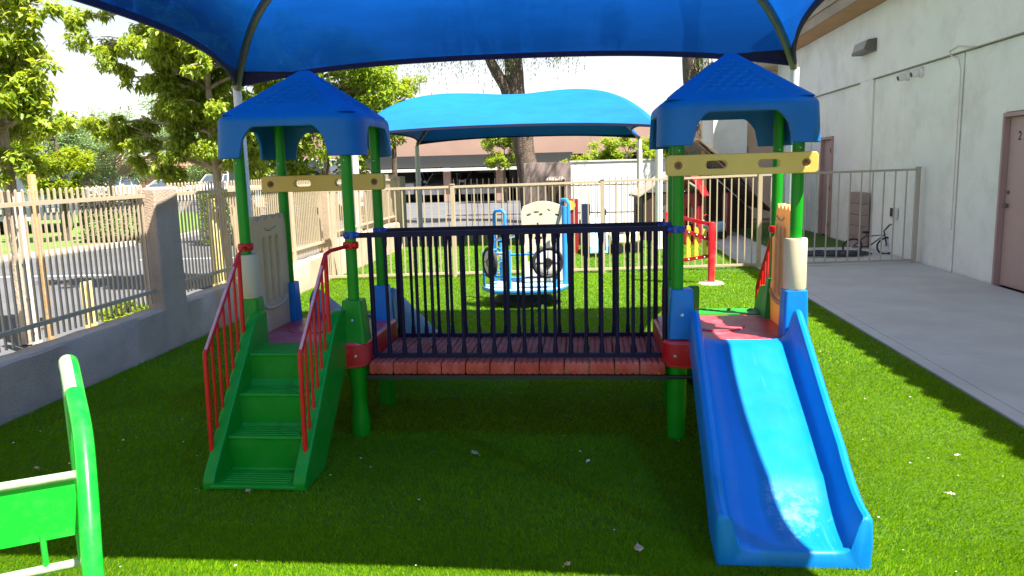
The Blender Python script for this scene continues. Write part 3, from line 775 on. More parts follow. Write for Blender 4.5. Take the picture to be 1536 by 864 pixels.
r1 = railing(4.42, 1.238, .505, -1.295, .43, -1.40, .49, 0)
r2 = railing(5.05, 1.215, .49, -1.295, .43, -1.40, .49, .02)
for r_, y, z in ((r1, 4.42, 1.235), (r2, 5.05, 1.212)):
    for x, s in ((FR[0], 1), (GL[0], -1)):
        c = MB(); c.lathe((x, y, z), [(.034, -.02), (.041, -.016), (.042, .016), (.034, .02)], 18); c.sphere((x + s * .045, y - .012, z), .018, 10); c.sphere((x - s * .005, y - .042, z), .014, 10)
        c.build('clamp', MT['clamp'], r_)
q = MB(); q.tube([(.44, 4.36, .388), (.60, 4.36, .388)], .012, 8); q.build('tie_rod', MT['darksteel'], ps)

for x, y, z in [(FR[0] + .02, 4.322, .52), (GL[0] - .02, 4.322, .52), (FR[0] - .0, 4.356, .73), (GL[0] + .02, 4.356, .75), (GR[0], 4.356, .75)]:
    b = MB(); b.lathe((x, y, z), [(.011, .01), (.011, -.004), (.007, -.008)], 10, axis='y'); b.build('bolt', MT['chrome'], ps)
# ------------------------------------------------------------------ green enamel rail in the foreground
def green_bench():
    t_ = thing('bench_rail', (-1.5, 1.9, 0), 'bright green enamelled metal frame with flat back panel, close at the lower left corner', 'play bench')
    # hoop: near upright, bend, far upright, all in one vertical plane
    near = [(-1.235, 1.67, 0), (-1.30, 1.745, .52), (-1.365, 1.85, .75), (-1.44, 1.96, .885), (-1.53, 2.07, .97), (-1.625, 2.19, 1.017)]
    P = [Vector(p) for p in near]
    pts = []
    for i in range(len(P) - 1):
        p0, p1, p2, p3 = P[max(i - 1, 0)], P[i], P[i + 1], P[min(i + 2, len(P) - 1)]
        for k in range(6):
            t = k / 6; pts.append(.5 * ((2 * p1) + (p2 - p0) * t + (2 * p0 - 5 * p1 + 4 * p2 - p3) * t * t + (3 * p1 - p0 - 3 * p2 + p3) * t ** 3))
    pts.append(P[-1])
    d = Vector((-.075, .095, 0))
    pts += [P[-1] + d * .5 + Vector((0, 0, .005)), P[-1] + d * .9 + Vector((0, 0, -.02)), P[-1] + d * 1.15 + Vector((0, 0, -.07)), P[-1] + d * 1.25 + Vector((0, 0, -.2)), P[-1] + d * 1.3 + Vector((0, 0, -1.0))]
    hoop = MB().tube(pts, .0265, 20).build('hoop_tube', MT['benchgreen'], t_)
    w = MB(); w.tube([p + Vector((-.003, -.004, .003)) for p in pts[24:33]], .0248, 16); w.build('worn_patch', MT['benchworn'], hoop)
    a = Vector((-1.388, 1.845, .812)); b = Vector((-1.70, 1.66, .812)); u = (b - a).normalized(); L = 1.05
    e = a + u * L
    m = MB(); m.tube([a, e], .0125, 12); m.build('top_rail', MT['benchworn'], t_)
    # flat panel under the rail
    nrm = Vector((-u.y, u.x, 0)) * .002
    m = MB(); a1, e1 = a + u * .006, e
    vs = [q + s * nrm + Vector((0, 0, z)) for q in (a1, e1) for z in (-.012, -.168) for s in (-1, 1)]
    m.add(vs, [(0, 1, 3, 2), (4, 6, 7, 5), (0, 4, 5, 1), (2, 3, 7, 6), (0, 2, 6, 4), (1, 5, 7, 3)])
    m.build('back_panel', MT['benchgreen'], t_, smooth=False)
    lo = Vector((0, 0, -.25))
    m = MB(); m.tube([a + lo - u * .02, e + lo], .0125, 12); m.build('lower_rail', MT['benchworn'], t_)
    for s in (.012, .095, .5, .95):
        m = MB(); q = a + u * s; m.tube([q + Vector((0, 0, -.15)), q + lo], .008 if s > .05 else .007, 10); m.build('spindle', MT['benchgreen'], t_)
    m = MB(); q = e; m.tube([q + Vector((0, 0, .02)), (q.x, q.y, 0)], .0265, 16); m.build('end_post', MT['benchgreen'], t_)
    m = MB(); m.tube([a + lo + Vector((0, 0, -.18)), e + lo + Vector((0, 0, -.18))], .0125, 12); m.build('seat_rail', MT['benchgreen'], t_)
green_bench()

# ------------------------------------------------------------------ low stucco wall with piers
WX = -3.95
def low_wall(y0, y1, h, label, slope=0):
    t_ = thing('stucco_wall', (WX - .1, (y0 + y1) / 2, 0), label, 'low wall', 'low stucco walls along the driveway')
    m = MB(); n = max(2, int((y1 - y0) / .12))
    sec = lambda y, z: [(WX, y, -.02), (WX + .004 * math.sin(y * 3), y, z - .02), (WX - .018, y, z), (WX - .182, y, z), (WX - .20, y, z - .02), (WX - .2, y, -.02)]
    m.rings([sec(lerp(y0, y1, i / n), h + .004 * math.sin(i * 1.7)) for i in range(n + 1)])
    m.build('wall_body', MT['stucco'], t_, bevel=0)
    return t_
def pier(y0, y1, h, label, x1=WX + .012, w=.42):
    t_ = thing('stucco_pier', (x1 - w / 2, (y0 + y1) / 2, 0), label, 'pillar', 'stucco pillars in the driveway fence line')
    m = MB(); m.box(x1 - w, x1, y0, y1, -.02, h); m.build('pillar_shaft', MT['stucco'], t_, bevel=.02, seg=3)
    return t_
low_wall(-2, 6.68, .39, 'low shaded stucco wall nearest the camera, left of the green stairs')
pier(6.68, 7.08, 1.51, 'square stucco pillar half in shade, left of the red handrail', w=.175)
low_wall(7.08, 11.38, .40, 'low stucco wall lit by sun beyond the half shaded pillar')
pier(11.38, 11.72, 1.50, 'square sunlit stucco pillar where the cross fence meets the low wall', w=.2)
low_wall(11.72, 15.9, .55, 'low stucco wall beyond the cross fence, running to the far pillar')
pier(15.9, 16.4, 1.50, 'farthest stucco pillar, at the end of the low wall past the cream fence', w=.8)

# iron picket fence on the wall
def picket_fence(y0, y1, x, zb, zt, zr0, zr1, sp, label, mat='fence', posts=(), group='iron picket fences'):
    t_ = thing('picket_fence', (x, (y0 + y1) / 2, 0), label, 'iron fence', group)
    m = MB(); n = int((y1 - y0) / sp)
    for k in range(n + 1):
        y = y0 + sp * (k + .3); 
        if y > y1 - .01: break
        m.tube([(x, y, zb), (x, y, zt - .012), (x, y, zt)], [1, 1, .3], rect=(.014, .014))
    m.build('pickets', MT[mat], t_, smooth=False)
    for z in (zr0, zr1):
        r = MB(); r.box(x + .009, x + .034, y0, y1, z - .016, z + .016); r.build('rail', MT[mat], t_, smooth=False)
    for y in posts:
        r = MB(); r.box(x - .045, x + .045, y - .045, y + .045, .3, zt + .03); r.build('fence_post', MT[mat], t_, bevel=.004)
    return t_
picket_fence(1.0, 6.66, WX - .10, .44, 1.545, .56, 1.44, .067, 'cream iron picket fence on the nearest low wall, in front of the driveway')
picket_fence(7.09, 11.36, WX - .10, .45, 1.55, .57, 1.44, .067, 'cream iron picket fence between the half shaded pillar and the sunlit pillar', posts=(10.1,))
picket_fence(11.74, 15.88, WX - .10, .60, 1.55, .68, 1.44, .10, 'cream iron picket fence beyond the cross fence, reaching the farthest pillar')

# cross fence between the yards
def bay(xa, ya, xb, yb, zt0, zt1, label, mat, first=True, sp=.105, grp='cream fence panels across the play yard'):
    t_ = thing('yard_fence', ((xa + xb) / 2, (ya + yb) / 2, 0), label, 'fence panel', grp)
    L = math.hypot(xb - xa, yb - ya); n = int(L / sp)
    m = MB()
    for k in range(1, n):
        t = k / n; x, y, z = lerp(xa, xb, t), lerp(ya, yb, t), lerp(zt0, zt1, t); m.tube([(x, y, .06), (x, y, z - .01)], 1, rect=(.017, .017))
    m.build('pickets', MT[mat], t_, smooth=False)
    for a, b in (((xa, ya, zt0), (xb, yb, zt1)), ((xa, ya, .06), (xb, yb, .06))):
        r = MB(); r.tube([a, b], 1, rect=(.03, .034)); r.build('rail', MT[mat], t_, smooth=False)
    x, y, z = xb, yb, zt1 + .03
    r = MB(); r.box(x - .03, x + .03, y - .03, y + .03, -.02, z); r.build('fence_post', MT[mat], t_, bevel=.004)
    c = MB(); c.box(x - .036, x + .036, y - .036, y + .036, z, z + .012); c.build('post_cap', MT[mat], t_, bevel=.004)
    return t_
def fy(x): return 11.12 + (x + 3.8) * (11.92 - 11.12) / 6.35
bay(-3.93, fy(-3.93), -2.02, fy(-2.02), 1.345, 1.355, 'leftmost cream fence panel, joined to the low wall behind the left tower', 'fence')
bay(-2.02, fy(-2.02), .2, fy(.2), 1.355, 1.37, 'cream fence panel directly behind the blue spinner platform', 'fence')
bay(.2, fy(.2), 2.56, fy(2.56), 1.37, 1.41, 'cream fence panel behind the red and yellow play panel', 'fence')
bay(2.56, fy(2.56), 4.93, 12.2, 1.41, 1.43, 'shaded fence panel across the concrete walk, ending at the white building wall', 'fenceshade', sp=.165)

# dark fence at the end of the second yard
t_ = thing('spiked_fence', (-1.2, 21.2, 0), 'thin dark spiked iron fence by the car park, behind the second yard', 'iron fence')
m = MB()
for k in range(40):
    x = -3.9 + .165 * k; 
    if x > 2.2: break
    m.tube([(x, 21.2, .02), (x, 21.2, 1.30), (x, 21.2, 1.36)], [1, 1, .2], rect=(.018, .018))
m.build('pickets', MT['fencedark'], t_, smooth=False)
for z in (.35, 1.1):
    r = MB(); r.box(-3.95, 2.2, 21.212, 21.235, z - .015, z + .015); r.build('rail', MT['fencedark'], t_, smooth=False)
# white painted block wall
t_ = thing('block_wall', (1.0, 21.9, 0), 'tall white painted block wall behind the toy houses', 'block wall')
m = MB(); m.box(-.5, 3.35, 21.75, 21.95, -.02, 1.72); m.build('wall_body', MT['block'], t_, bevel=.01)
m = MB(); m.box(-.52, 3.36, 21.73, 21.97, 1.722, 1.77); m.build('wall_cap', MT['trimwhite'], t_, bevel=.008)
t_ = thing('shaded_block_wall', (-1.4, 23, 0), 'grey return wall in tree shade, left of the white block wall', 'block wall')
m = MB(); m.box(-1.9, -.48, 22.8, 23.0, -.02, 1.75); m.build('wall_body', MT['greyblock'], t_, bevel=.01)
t_ = thing('waste_bin', (-.95, 22.0, 0), 'brown bin standing against the grey return wall', 'bin')
m = MB(); m.rings([[(-.95 + px, 22.3 + py, z) for px, py in arc_rect(w, w * .8, .06, 3)] for w, z in ((.42, 0), (.52, 1.2))]); m.build('bin_body', MT['darkbrown'], t_, bevel=.01)
m = MB(); m.rings([[(-.95 + px, 22.3 + py, z) for px, py in arc_rect(w, w * .8, .06, 3)] for w, z in ((.56, 1.205), (.56, 1.25), (.4, 1.34))]); m.build('bin_lid', MT['taupe'], t_, bevel=.01)

# ------------------------------------------------------------------ building on the right
bd = thing('white_building', (6.5, 9, 0), 'long white stucco building with tiled eaves along the concrete walk', 'building')
BX = 5.0
m = MB()
m.box(BX, BX + .3, -4, 14.46, 3.0, 4.22); m.box(BX, BX + .3, 14.461, 21.5, 3.0, 4.22)
m.build('upper_wall', MT['whitestucco'], bd, smooth=False)
m = MB(); m.box(BX + .03, BX + .3, 11.19, 14.44, 0, 2.985); m.build('wall_panel', MT['panelstucco'], bd, bevel=.006)
m = MB(); m.box(BX + .03, BX + .3, 10.03, 11.15, 0, 2.985); m.build('wall_panel', MT['panelstucco'], bd, bevel=.006)
m = MB(); m.box(BX + .03, BX + .3, 8.98, 10.03, 2.12, 2.985); m.build('wall_panel', MT['panelstucco'], bd, bevel=.006)
m = MB(); m.box(BX + .03, BX + .3, -4, 8.98, 0, 2.985); m.build('wall_panel', MT['panelstucco'], bd, bevel=.006)
m = MB(); m.box(BX, BX + .3, 14.46, 15.13, 0, 2.999); m.build('pilaster', MT['whitestucco'], bd, bevel=.006)
m = MB(); m.box(BX + .035, BX + .3, 15.14, 16.66, 0, 2.985); m.build('wall_panel', MT['panelstucco'], bd, bevel=.006)
m = MB(); m.box(BX + .035, BX + .3, 16.66, 17.44, 2.09, 2.985); m.build('wall_panel', MT['panelstucco'], bd, bevel=.006)
m = MB(); m.box(BX + .035, BX + .3, 17.44, 18.2, 0, 2.985); m.build('wall_panel', MT['panelstucco'], bd, bevel=.006)
m = MB(); m.box(BX, BX + .3, 18.21, 21.5, 0, 2.999); m.build('pilaster', MT['whitestucco'], bd, bevel=.006)
m = MB(); m.box(BX + .1, BX + .28, 11.14, 11.2, 0, 2.99); m.box(BX + .1, BX + .28, -4, 14.46, 2.98, 3.001); m.build('joint_gap', MT['joint'], bd, smooth=False)
m = MB(); m.box(BX - .012, BX - .001, -4, 14.46, 2.985, 3.0); m.box(BX - .012, BX - .001, 15.13, 18.2, 2.985, 3.0); m.build('drip_edge', MT['pipe'], bd, smooth=False)
# eaves: soffit, fascia, tiles
m = MB(); m.box(4.47, BX + .3, -4, 22, 4.225, 4.26); m.build('soffit', MT['soffit'], bd, smooth=False)
m = MB(); m.box(4.44, 4.469, -4, 22, 4.2, 4.54); m.box(4.40, 4.439, -4, 22, 4.40, 4.545); m.build('fascia', MT['fascia'], bd, bevel=.004)
m = MB(); per = .28; ny = int(26 / per)
prof = []
for k in range(ny):
    y0_ = -4 + per * k
    for a in np.linspace(PI, 0, 9): prof.append((y0_ + .085 + .085 * math.cos(a), .082 * math.sin(a)))
    for a in np.linspace(PI, 0, 5)[1:-1]: prof.append((y0_ + .225 + .055 * math.cos(a), -.03 * math.sin(a)))
slope = math.tan(math.radians(22))
def tr(x, lift=0): return [(x, y, 4.56 + (x - 4.38) * slope + z + lift) for y, z in prof]
rows = []
xs = 4.36; 
for k in range(14):
    a, b = xs + .38 * k, xs + .38 * (k + 1) + .02
    rows += [tr(a, .028), tr(b, .0)]
vs = [p for r in rows for p in r]; n = len(prof); fs = [(i * n + j, i * n + j + 1, (i + 1) * n + j + 1, (i + 1) * n + j) for i in range(len(rows) - 1) for j in range(n - 1)]
m.add(vs, fs); o = m.build('tile_roof', MT['tile'], bd, keepn=True); sm = o.modifiers.new('s', 'SOLIDIFY'); sm.thickness = .018
m = MB(); m.box(5.1, 9.5, -4, 21.5, 4.27, 4.5); m.build('roof_deck', MT['fascia'], bd, smooth=False)
m = MB(); m.box(9.3, 9.5, -4, 21.5, 0, 4.26); m.box(5.31, 9.29, 21.2, 21.5, 0, 4.26); m.box(5.31, 9.29, -4, -3.7, 0, 4.26); m.build('far_wall', MT['whitestucco'], bd, smooth=False)
def door(y0, y1, h, hinge_far, num=None):
    m = MB(); m.box(BX + .07, BX + .11, y0 + .045, y1 - .045, .02, h - .055); d = m.build('door', MT['door'], bd, bevel=.003)
    f = MB(); f.box(BX - .004, BX + .15, y0, y0 + .04, 0, h); f.box(BX - .004, BX + .15, y1 - .04, y1, 0, h); f.box(BX - .004, BX + .15, y0 + .041, y1 - .041, h - .05, h); f.build('door_frame', MT['doortrim'], d, bevel=.003)
    g = MB(); g.box(BX + .112, BX + .28, y0 + .041, y1 - .041, 0, h); g.build('door_reveal', MT['joint'], d, smooth=False)
    yk = y1 - .11 if not hinge_far else y0 + .1
    k = MB(); k.lathe((BX + .07, yk, 1.0), [(.012, -.05), (.028, -.045), (.03, -.02), (.012, -.015), (.012, .01)], 14, axis='x'); k.lathe((BX + .07, yk, 1.16), [(.02, -.02), (.024, -.006), (.024, .005)], 14, axis='x'); k.build('door_knob', MT['bronze'], d)
    hg = MB(); yh = y0 + .03 if not hinge_far else y0 + .02
    for z in (.25, 1.02, 1.8): hg.tube([(BX - .008, y0 + .05, z - .05), (BX - .008, y0 + .05, z + .05)], .012, 8)
    if hinge_far: hg.build('hinge', MT['bronze'], d)
    if num:
        vs, fs = text_mesh(num, .15); mm = MB().add([(BX + .066, y1 - .27 - a, 1.78 + b) for a, b, c in vs], fs); mm.v = [(BX + .068 - c, y1 - .27 - a, 1.78 + b) for a, b, c in vs]; mm.build('door_number', MT['ink'], d, smooth=False)
    return d
door(8.98, 10.03, 2.11, False, '2'); door(16.66, 17.44, 2.08, True)
# conduit with a loop
m = MB(); m.tube([(BX - .01, 11.17, .6), (BX - .012, 11.17, 2.75), (BX - .012, 11.25, 2.9), (BX - .012, 11.5, 2.99), (BX - .012, 11.55, 3.05), (BX - .012, 11.3, 3.08), (BX - .012, 11.0, 3.03), (BX - .012, 10.85, 3.01)], .009, 10)
m.build('conduit', MT['trimwhite'], bd)
# rear wing closing the walk
m = MB(); m.box(3.36, 4.25, 21.55, 27, 0, 4.1); m.build('rear_wing_wall', MT['whitestucco'], bd, smooth=False)
m = MB(); m.box(4.251, 9.0, 22.6, 27, 0, 4.1); m.build('rear_wing_wall', MT['tanwall'], bd, smooth=False)
m = MB(); m.box(4.26, 4.5, 22.56, 22.59, 0, 2.05); m.build('rear_door', MT['door'], bd, smooth=False)
m = MB(); m.box(3.3, 9.1, 21.5, 27.1, 4.105, 4.3); m.build('parapet', MT['trimwhite'], bd, bevel=.01)

# wall lamp, cameras, socket
t_ = thing('wall_light', (BX, 14.8, 3.7), 'bronze box wall light under the eaves', 'wall light')
m = MB(); m.prism([(BX - .03, 3.46), (BX - .20, 3.46), (BX - .20, 3.50), (BX - .15, 3.66), (BX - .002, 3.68), (BX - .002, 3.46)], 14.35, 15.05, 'y'); m.build('lamp_housing', MT['bronze'], t_, bevel=.01)
m = MB(); m.add([(BX - .204, 14.39, 3.505), (BX - .204, 15.01, 3.505), (BX - .158, 15.01, 3.645), (BX - .158, 14.39, 3.645)], [(0, 1, 2, 3)]); o = m.build('lamp_lens', MT['lens'], t_, smooth=False)
sm = o.modifiers.new('s', 'SOLIDIFY'); sm.thickness = .004
for i, y in enumerate((13.0, 12.5)):
    t_ = thing('security_camera', (BX, y, 2.9), ['white round security camera on the wall, the one farther from the door', 'white round security camera on the wall, the one nearer the door'][i], 'security camera', 'pair of security cameras on the white wall')
    m = MB(); m.lathe((BX, y, 2.88), [(.075, .028), (.075, -.005), (.06, -.02), (.045, -.04)], 20, axis='x'); m.build('mount', MT['camwhite'], t_)
    m = MB(); c = (BX - .05, y + .0, 2.87); m.tube([c, (BX - .13, y + .0, 2.845)], [.06, .055], 18); m.sphere(c, .06, 14); m.build('camera_shell', MT['camwhite'], t_)
    m = MB(); m.tube([(BX - .129, y - .002, 2.8455), (BX - .136, y - .002, 2.843)], [.04, .036], 16); m.build('lens', MT['black'], t_)
t_ = thing('outlet_box', (BX, 13.2, .7), 'small dark socket box on the white wall above the bicycle wheel', 'outlet box')
m = MB(); m.box(BX - .05, BX + .02, 13.12, 13.28, .62, .80); m.build('cover', MT['camwhite'], t_, bevel=.006)
m = MB(); m.box(BX - .062, BX - .051, 13.15, 13.25, .66, .80); m.build('flap', MT['black'], t_, bevel=.004)

# block pillar behind the fence
t_ = thing('block_pillar', (4.92, 14.7, 0), 'short pinkish block pillar against the white wall behind the fence', 'block pillar')
for k in range(5):
    m = MB(); m.box(4.85, 4.985, 14.33, 15.02, .003 + .202 * k, .2 + .202 * k); m.build('block', MT['greyblock'], t_, bevel=.006)
t_ = thing('garden_hose', (4.2, 13.3, 0), 'dark hose in flat coils on the concrete behind the fence', 'hose')
m = MB(); pts = []
for i in range(300):
    a = i * .26; r = .26 + .1 * math.sin(i * .11) + .03 * math.sin(i * 1.7); cx = 3.85 + .45 * smooth(i / 300)
    pts.append((cx + r * math.cos(a) * 1.15, 13.35 + r * .9 * math.sin(a), .03 + .018 * (i % 7) / 7 + .02 * abs(math.sin(i * .3))))
m.tube(pts, .014, 8); m.build('hose_coil', MT['hose'], t_)
# bicycle lying against the wall
t_ = thing('bicycle', (4.7, 13.5, 0), 'dark bicycle lying low against the white wall behind the fence', 'bicycle')
def bike():
    o = Vector((4.86, 13.45, .0)); ux = Vector((.93, -.36, 0)).normalized(); uz = Vector((.2, .25, .75)).normalized(); un = ux.cross(uz).normalized()
    P = lambda a, b, c=0: o + ux * a * .85 + uz * b * .85 + un * c
    def wheel(a, b, r):
        w = MB(); w.tube([P(a + r * math.cos(t), b + r * math.sin(t)) for t in np.linspace(0, 2 * PI, 28, endpoint=False)], .016, 8, closed=True); wo = w.build('wheel', MT['rubber'], t_)
        s = MB(); [s.tube([P(a, b), P(a + r * .95 * math.cos(t), b + r * .95 * math.sin(t))], .002, 4) for t in np.linspace(0, PI * 2, 14, endpoint=False)]; s.lathe(P(a, b), [(.018, -.03), (.018, .03)], 8, axis='y'); s.build('spokes', MT['chrome'], wo)
    wheel(.12, .19, .17); wheel(-.5, .15, .17)
    f = MB(); f.tube([P(-.5, .15), P(-.2, .17), P(-.28, .40), P(-.5, .15)], .012, 8); f.tube([P(-.2, .17), P(.05, .42), P(-.26, .38)], .014, 8); f.tube([P(.12, .19), P(.02, .50)], .013, 8); f.build('frame', MT['navyplastic'], t_)
    h = MB(); h.tube([P(.02, .50), P(.06, .56), P(.1, .58, .12), P(.16, .56, .2)], .011, 8); h.tube([P(.06, .56), P(.1, .58, -.12), P(.16, .56, -.2)], .011, 8); h.build('handlebar', MT['black'], t_)
    s = MB(); s.sphere(P(-.29, .47), .07, 12, 1.3, .6, .35); s.tube([P(-.28, .40), P(-.29, .46)], .01, 8); s.build('saddle', MT['black'], t_)
bike()
# ------------------------------------------------------------------ blue spinner platform
def spinner():
    cx, cy = -.79, 9.05
    t_ = thing('spinner_ride', (cx, cy, 0), 'blue steel play platform with two wheels and cream panel, behind the bridge', 'spinner ride')
    P = lambda x, y, z: (cx + x, cy + y, z)
    out = [(-.48, -.12), (-.30, -.40), (.10, -.46), (.42, -.36), (.54, -.05), (.44, .34), (.05, .46), (-.36, .36)]
    m = MB(); m.rings([[P(x * k, y * k, z) for x, y in out] for k, z in ((.97, .17), (1, .185), (1, .225), (.97, .235))]); m.build('platform', MT['spindeck'], t_)
    m = MB(); m.rings([[P(x * k, y * k, z) for x, y in out] for k, z in ((1.005, .19), (1.01, .195), (1.01, .215), (1.005, .22))], caps=False); m.build('platform_rim', MT['spinblue'], t_)
    m = MB(); m.lathe(P(0, 0, 0), [(.36, .02), (.37, .06), (.30, .12), (.28, .168)], 28); m.build('turntable', MT['rubber'], t_)
    m = MB()
    for a in (.3, 2.0, 3.6, 5.3): m.tube([P(0, 0, .06), P(.44 * math.cos(a), .4 * math.sin(a), .02)], .02, 8)
    m.build('base_arm', MT['chrome'], t_)
    def tub(n, pts, r=.017, mat='spinblue'): return MB().tube([P(*q) for q in pts], r, 10).build(n, MT[mat], t_)
    for x, y, h in ((-.46, -.1, .62), (-.30, .30, .7), (-.12, -.40, .68), (.40, -.32, .60), (.30, .36, .6)):
        tub('upright', [(x, y, .235), (x, y, h)])
    tub('hoop', [(-.36, .22, .235), (-.36, .22, 1.06), (-.34, .20, 1.10), (-.26, .16, 1.11), (-.22, .14, 1.07), (-.22, .14, .92), (-.14, .1, .84)], .02)
    tub('hoop', [(.55, -.02, .235), (.55, -.02, 1.18), (.53, .04, 1.22), (.47, .14, 1.22), (.45, .18, 1.16), (.45, .18, .235)], .021)
    tub('corner_post', [(.50, -.06, .235), (.50, -.06, 1.15)], .03)
    for z in (.63, .36):
        tub('side_rail', [(-.46, -.1, z), (-.12, -.40, z), (.40, -.32, z)], .014)
        tub('side_rail', [(-.46, -.1, z), (-.30, .30, z)], .014)
    tub('brace', [(-.36, .2, .45), (-.2, .12, .55)], .012, 'chrome'); tub('brace', [(-.36, .22, .74), (-.1, .15, .80)], .02, 'chrome')
    # wheels with spokes
    def wheel(c, yaw, r):
        R_ = Matrix.Rotation(yaw, 4, 'Z'); q = lambda a, b, d=0: tuple(Vector(P(*c)) + R_ @ Vector((a, d, b)))
        w = MB(); w.tube([q(r * math.cos(t), r * math.sin(t)) for t in np.linspace(0, 2 * PI, 30, endpoint=False)], .022, 10, closed=True); wo = w.build('play_wheel', MT['rubber'], t_)
        d = MB(); rg = []
        for rr, dd in ((r - .02, -.006), (r - .03, -.012), (.05, -.014), (.05, .014), (r - .03, .012), (r - .02, .006)): rg.append([q(rr * math.cos(t), rr * math.sin(t), dd) for t in np.linspace(0, 2 * PI, 30, endpoint=False)])
        d.rings(rg, caps=False); d.build('wheel_disc', MT['trimwhite'], wo)
        h = MB(); rg = []
        for rr, dd in ((.001, -.03), (.045, -.03), (.055, -.015), (.055, .02)): rg.append([q(rr * math.cos(t), rr * math.sin(t), dd) for t in np.linspace(0, 2 * PI, 16, endpoint=False)])
        h.rings(rg)
        for t in (PI / 4 + .75, 3 * PI / 4 + .75, 5 * PI / 4 + .75, 7 * PI / 4 + .75): h.tube([q(.05 * math.cos(t), .05 * math.sin(t), -.017), q((r - .02) * math.cos(t), (r - .02) * math.sin(t), -.017)], .005, 6)
        h.build('hub', MT['black'], wo)
    wheel((-.36, -.30, .53), math.radians(-58), .165); wheel((.315, -.38, .535), math.radians(16), .165)
    # cream panel with odd holes
    o = [(-.23, 0), (.24, 0), (.26, .1), (.26, .84), (.235, .9)] + [(.235 - .47 * t, .90 + .06 * math.sin(PI * t)) for t in np.linspace(.06, .94, 9)] + [(-.235, .9), (-.26, .84), (-.25, .1)]
    rc = lambda x, y, w, h, rot=0: [(x + a * math.cos(rot) - b * math.sin(rot), y + a * math.sin(rot) + b * math.cos(rot)) for a, b in ((-w / 2, -h / 2), (w / 2, -h / 2), (w / 2, h / 2), (-w / 2, h / 2))]
    holes = [rc(-.17, .80, .05, .025, .3), rc(-.08, .83, .06, .02), rc(-.03, .80, .045, .025, .2), rc(.07, .85, .035, .018, -.5), rc(.17, .79, .05, .022, -.3), rc(-.06, .68, .02, .05, .4), rc(.0, .67, .045, .016, .2),
             rc(.1, .66, .08, .03), rc(-.06, .52, .09, .03), rc(-.05, .40, .06, .05), rc(-.05, .22, .07, .06), rc(.12, .3, .05, .05), rc(-.18, .3, .03, .12), rc(.16, .47, .05, .03)]
    vs, fs = plate(o, holes, .04, .004); a = math.radians(8)
    m = MB().add([P(.24 + x * math.cos(a) - z * math.sin(a), .10 + x * math.sin(a) + z * math.cos(a), .25 + y) for x, y, z in vs], fs); m.build('activity_panel', MT['tan'], t_)
    m = MB(); m.rings([[P(-.22 + x, -.1 + y, z) for x, y in arc_rect(.14, .10, .02, 3)] for z in (.58, .625)]); m.build('seat', MT['yellow'], t_, bevel=.006)
spinner()

# ------------------------------------------------------------------ red posts with yellow slats
def play_panel():
    t_ = thing('picket_play_panel', (1.32, 10.5, 0), 'red post play panel with yellow slats, standing on the grass right of the bridge', 'play panel')
    L, R_ = (1.06, 10.55), (1.62, 10.40)
    for (x, y), h in ((L, .97), (R_, .83)):
        m = MB(); m.rings([[(x + a, y + b, z) for a, b in arc_rect(.085 * k, .085 * k, .02, 3)] for z, k in ((-.01, 1), (h - .01, 1), (h, .85))]); m.build('red_post', MT['plred'], t_)
    m = MB(); m.lathe((R_[0], R_[1], 0), [(.18, .002), (.15, .028), (.05, .034)], 20); m.build('footing', MT['soil'], t_)
    def P(t, z): return (lerp(L[0], R_[0], t), lerp(L[1], R_[1], t), z)
    for (z0, z1, h) in ((.93, .80, .045), (.78, .60, .05), (.28, .38, .045)):
        m = MB(); m.tube([P(.04, z0), P(.96, z1)], 1, rect=(.03, h)); m.build('cross_rail', MT['plred'], t_)
    m = MB()
    for k in range(5):
        t = .12 + .18 * k; m.tube([(P(t, 0)[0], P(t, 0)[1] + .0, lerp(.26, .36, t)), (P(t, 0)[0], P(t, 0)[1] + .0, lerp(.84, .72, t))], 1, rect=(.055, .018))
    m.build('slats', MT['yellow'], t_, bevel=.004)
    for k in range(5):
        t = .12 + .18 * k
        for a, b in ((.78, .60), (.28, .38)): m = MB(); c = P(t, lerp(a, b, t)); m.sphere((c[0], c[1] - .022, c[2]), .012, 8); m.build('bolt', MT['trimwhite'], t_)
play_panel()

# ------------------------------------------------------------------ toys in the second yard
def house(cx, cy, w, d, h, wall, roof_, label, rz=.0, gable=.45):
    t_ = thing('play_house', (0, 0, 0), label, 'play house', 'toy houses in the second yard')
    ORG[t_.name] = (0, 0, 0)
    def quadwall(name, o, u, L, hole):
        vs, fs = plate([(0, 0), (L, 0), (L, h), (0, h)], [hole] if hole else [], .04, .004)
        MB().add([(o[0] + u[0] * a - u[1] * c, o[1] + u[1] * a + u[0] * c, b) for a, b, c in vs], fs).build(name, wall, t_)
    win = lambda L: [(L * .28, h * .38), (L * .72, h * .38), (L * .72, h * .72), (L * .5, h * .8), (L * .28, h * .72)]
    dr = lambda L: [(L * .25, .06), (L * .75, .06), (L * .75, h * .7), (L * .5, h * .82), (L * .25, h * .7)]
    quadwall('front_wall', (-w / 2, -d / 2), (1, 0), w, dr(w)); quadwall('back_wall', (-w / 2, d / 2), (1, 0), w, win(w))
    quadwall('side_wall', (-w / 2, -d / 2), (0, 1), d, win(d)); quadwall('side_wall', (w / 2, -d / 2), (0, 1), d, win(d))
    m = MB(); g = h + gable; e = .12
    for s in (-1, 1):
        a = [(s * (w / 2 + e), -d / 2 - e, h - .07), (s * .0, -d / 2 - e, g), (0, d / 2 + e, g), (s * (w / 2 + e), d / 2 + e, h - .07)]
        m.add(a + [(x, y, z + .05) for x, y, z in a], [(0, 1, 2, 3), (4, 7, 6, 5), (0, 3, 7, 4), (1, 5, 6, 2), (0, 4, 5, 1), (3, 2, 6, 7)])
    m.build('roof', roof_, t_, bevel=.01)
    t_.location = (cx, cy, 0); t_.rotation_euler = (0, 0, rz); return t_
house(1.72, 17.3, 1.25, 1.1, .98, MT['darkbrown'], MT['taupe'], 'toy house with taupe roof and dark brown walls beyond the cream fence', .1, .42)
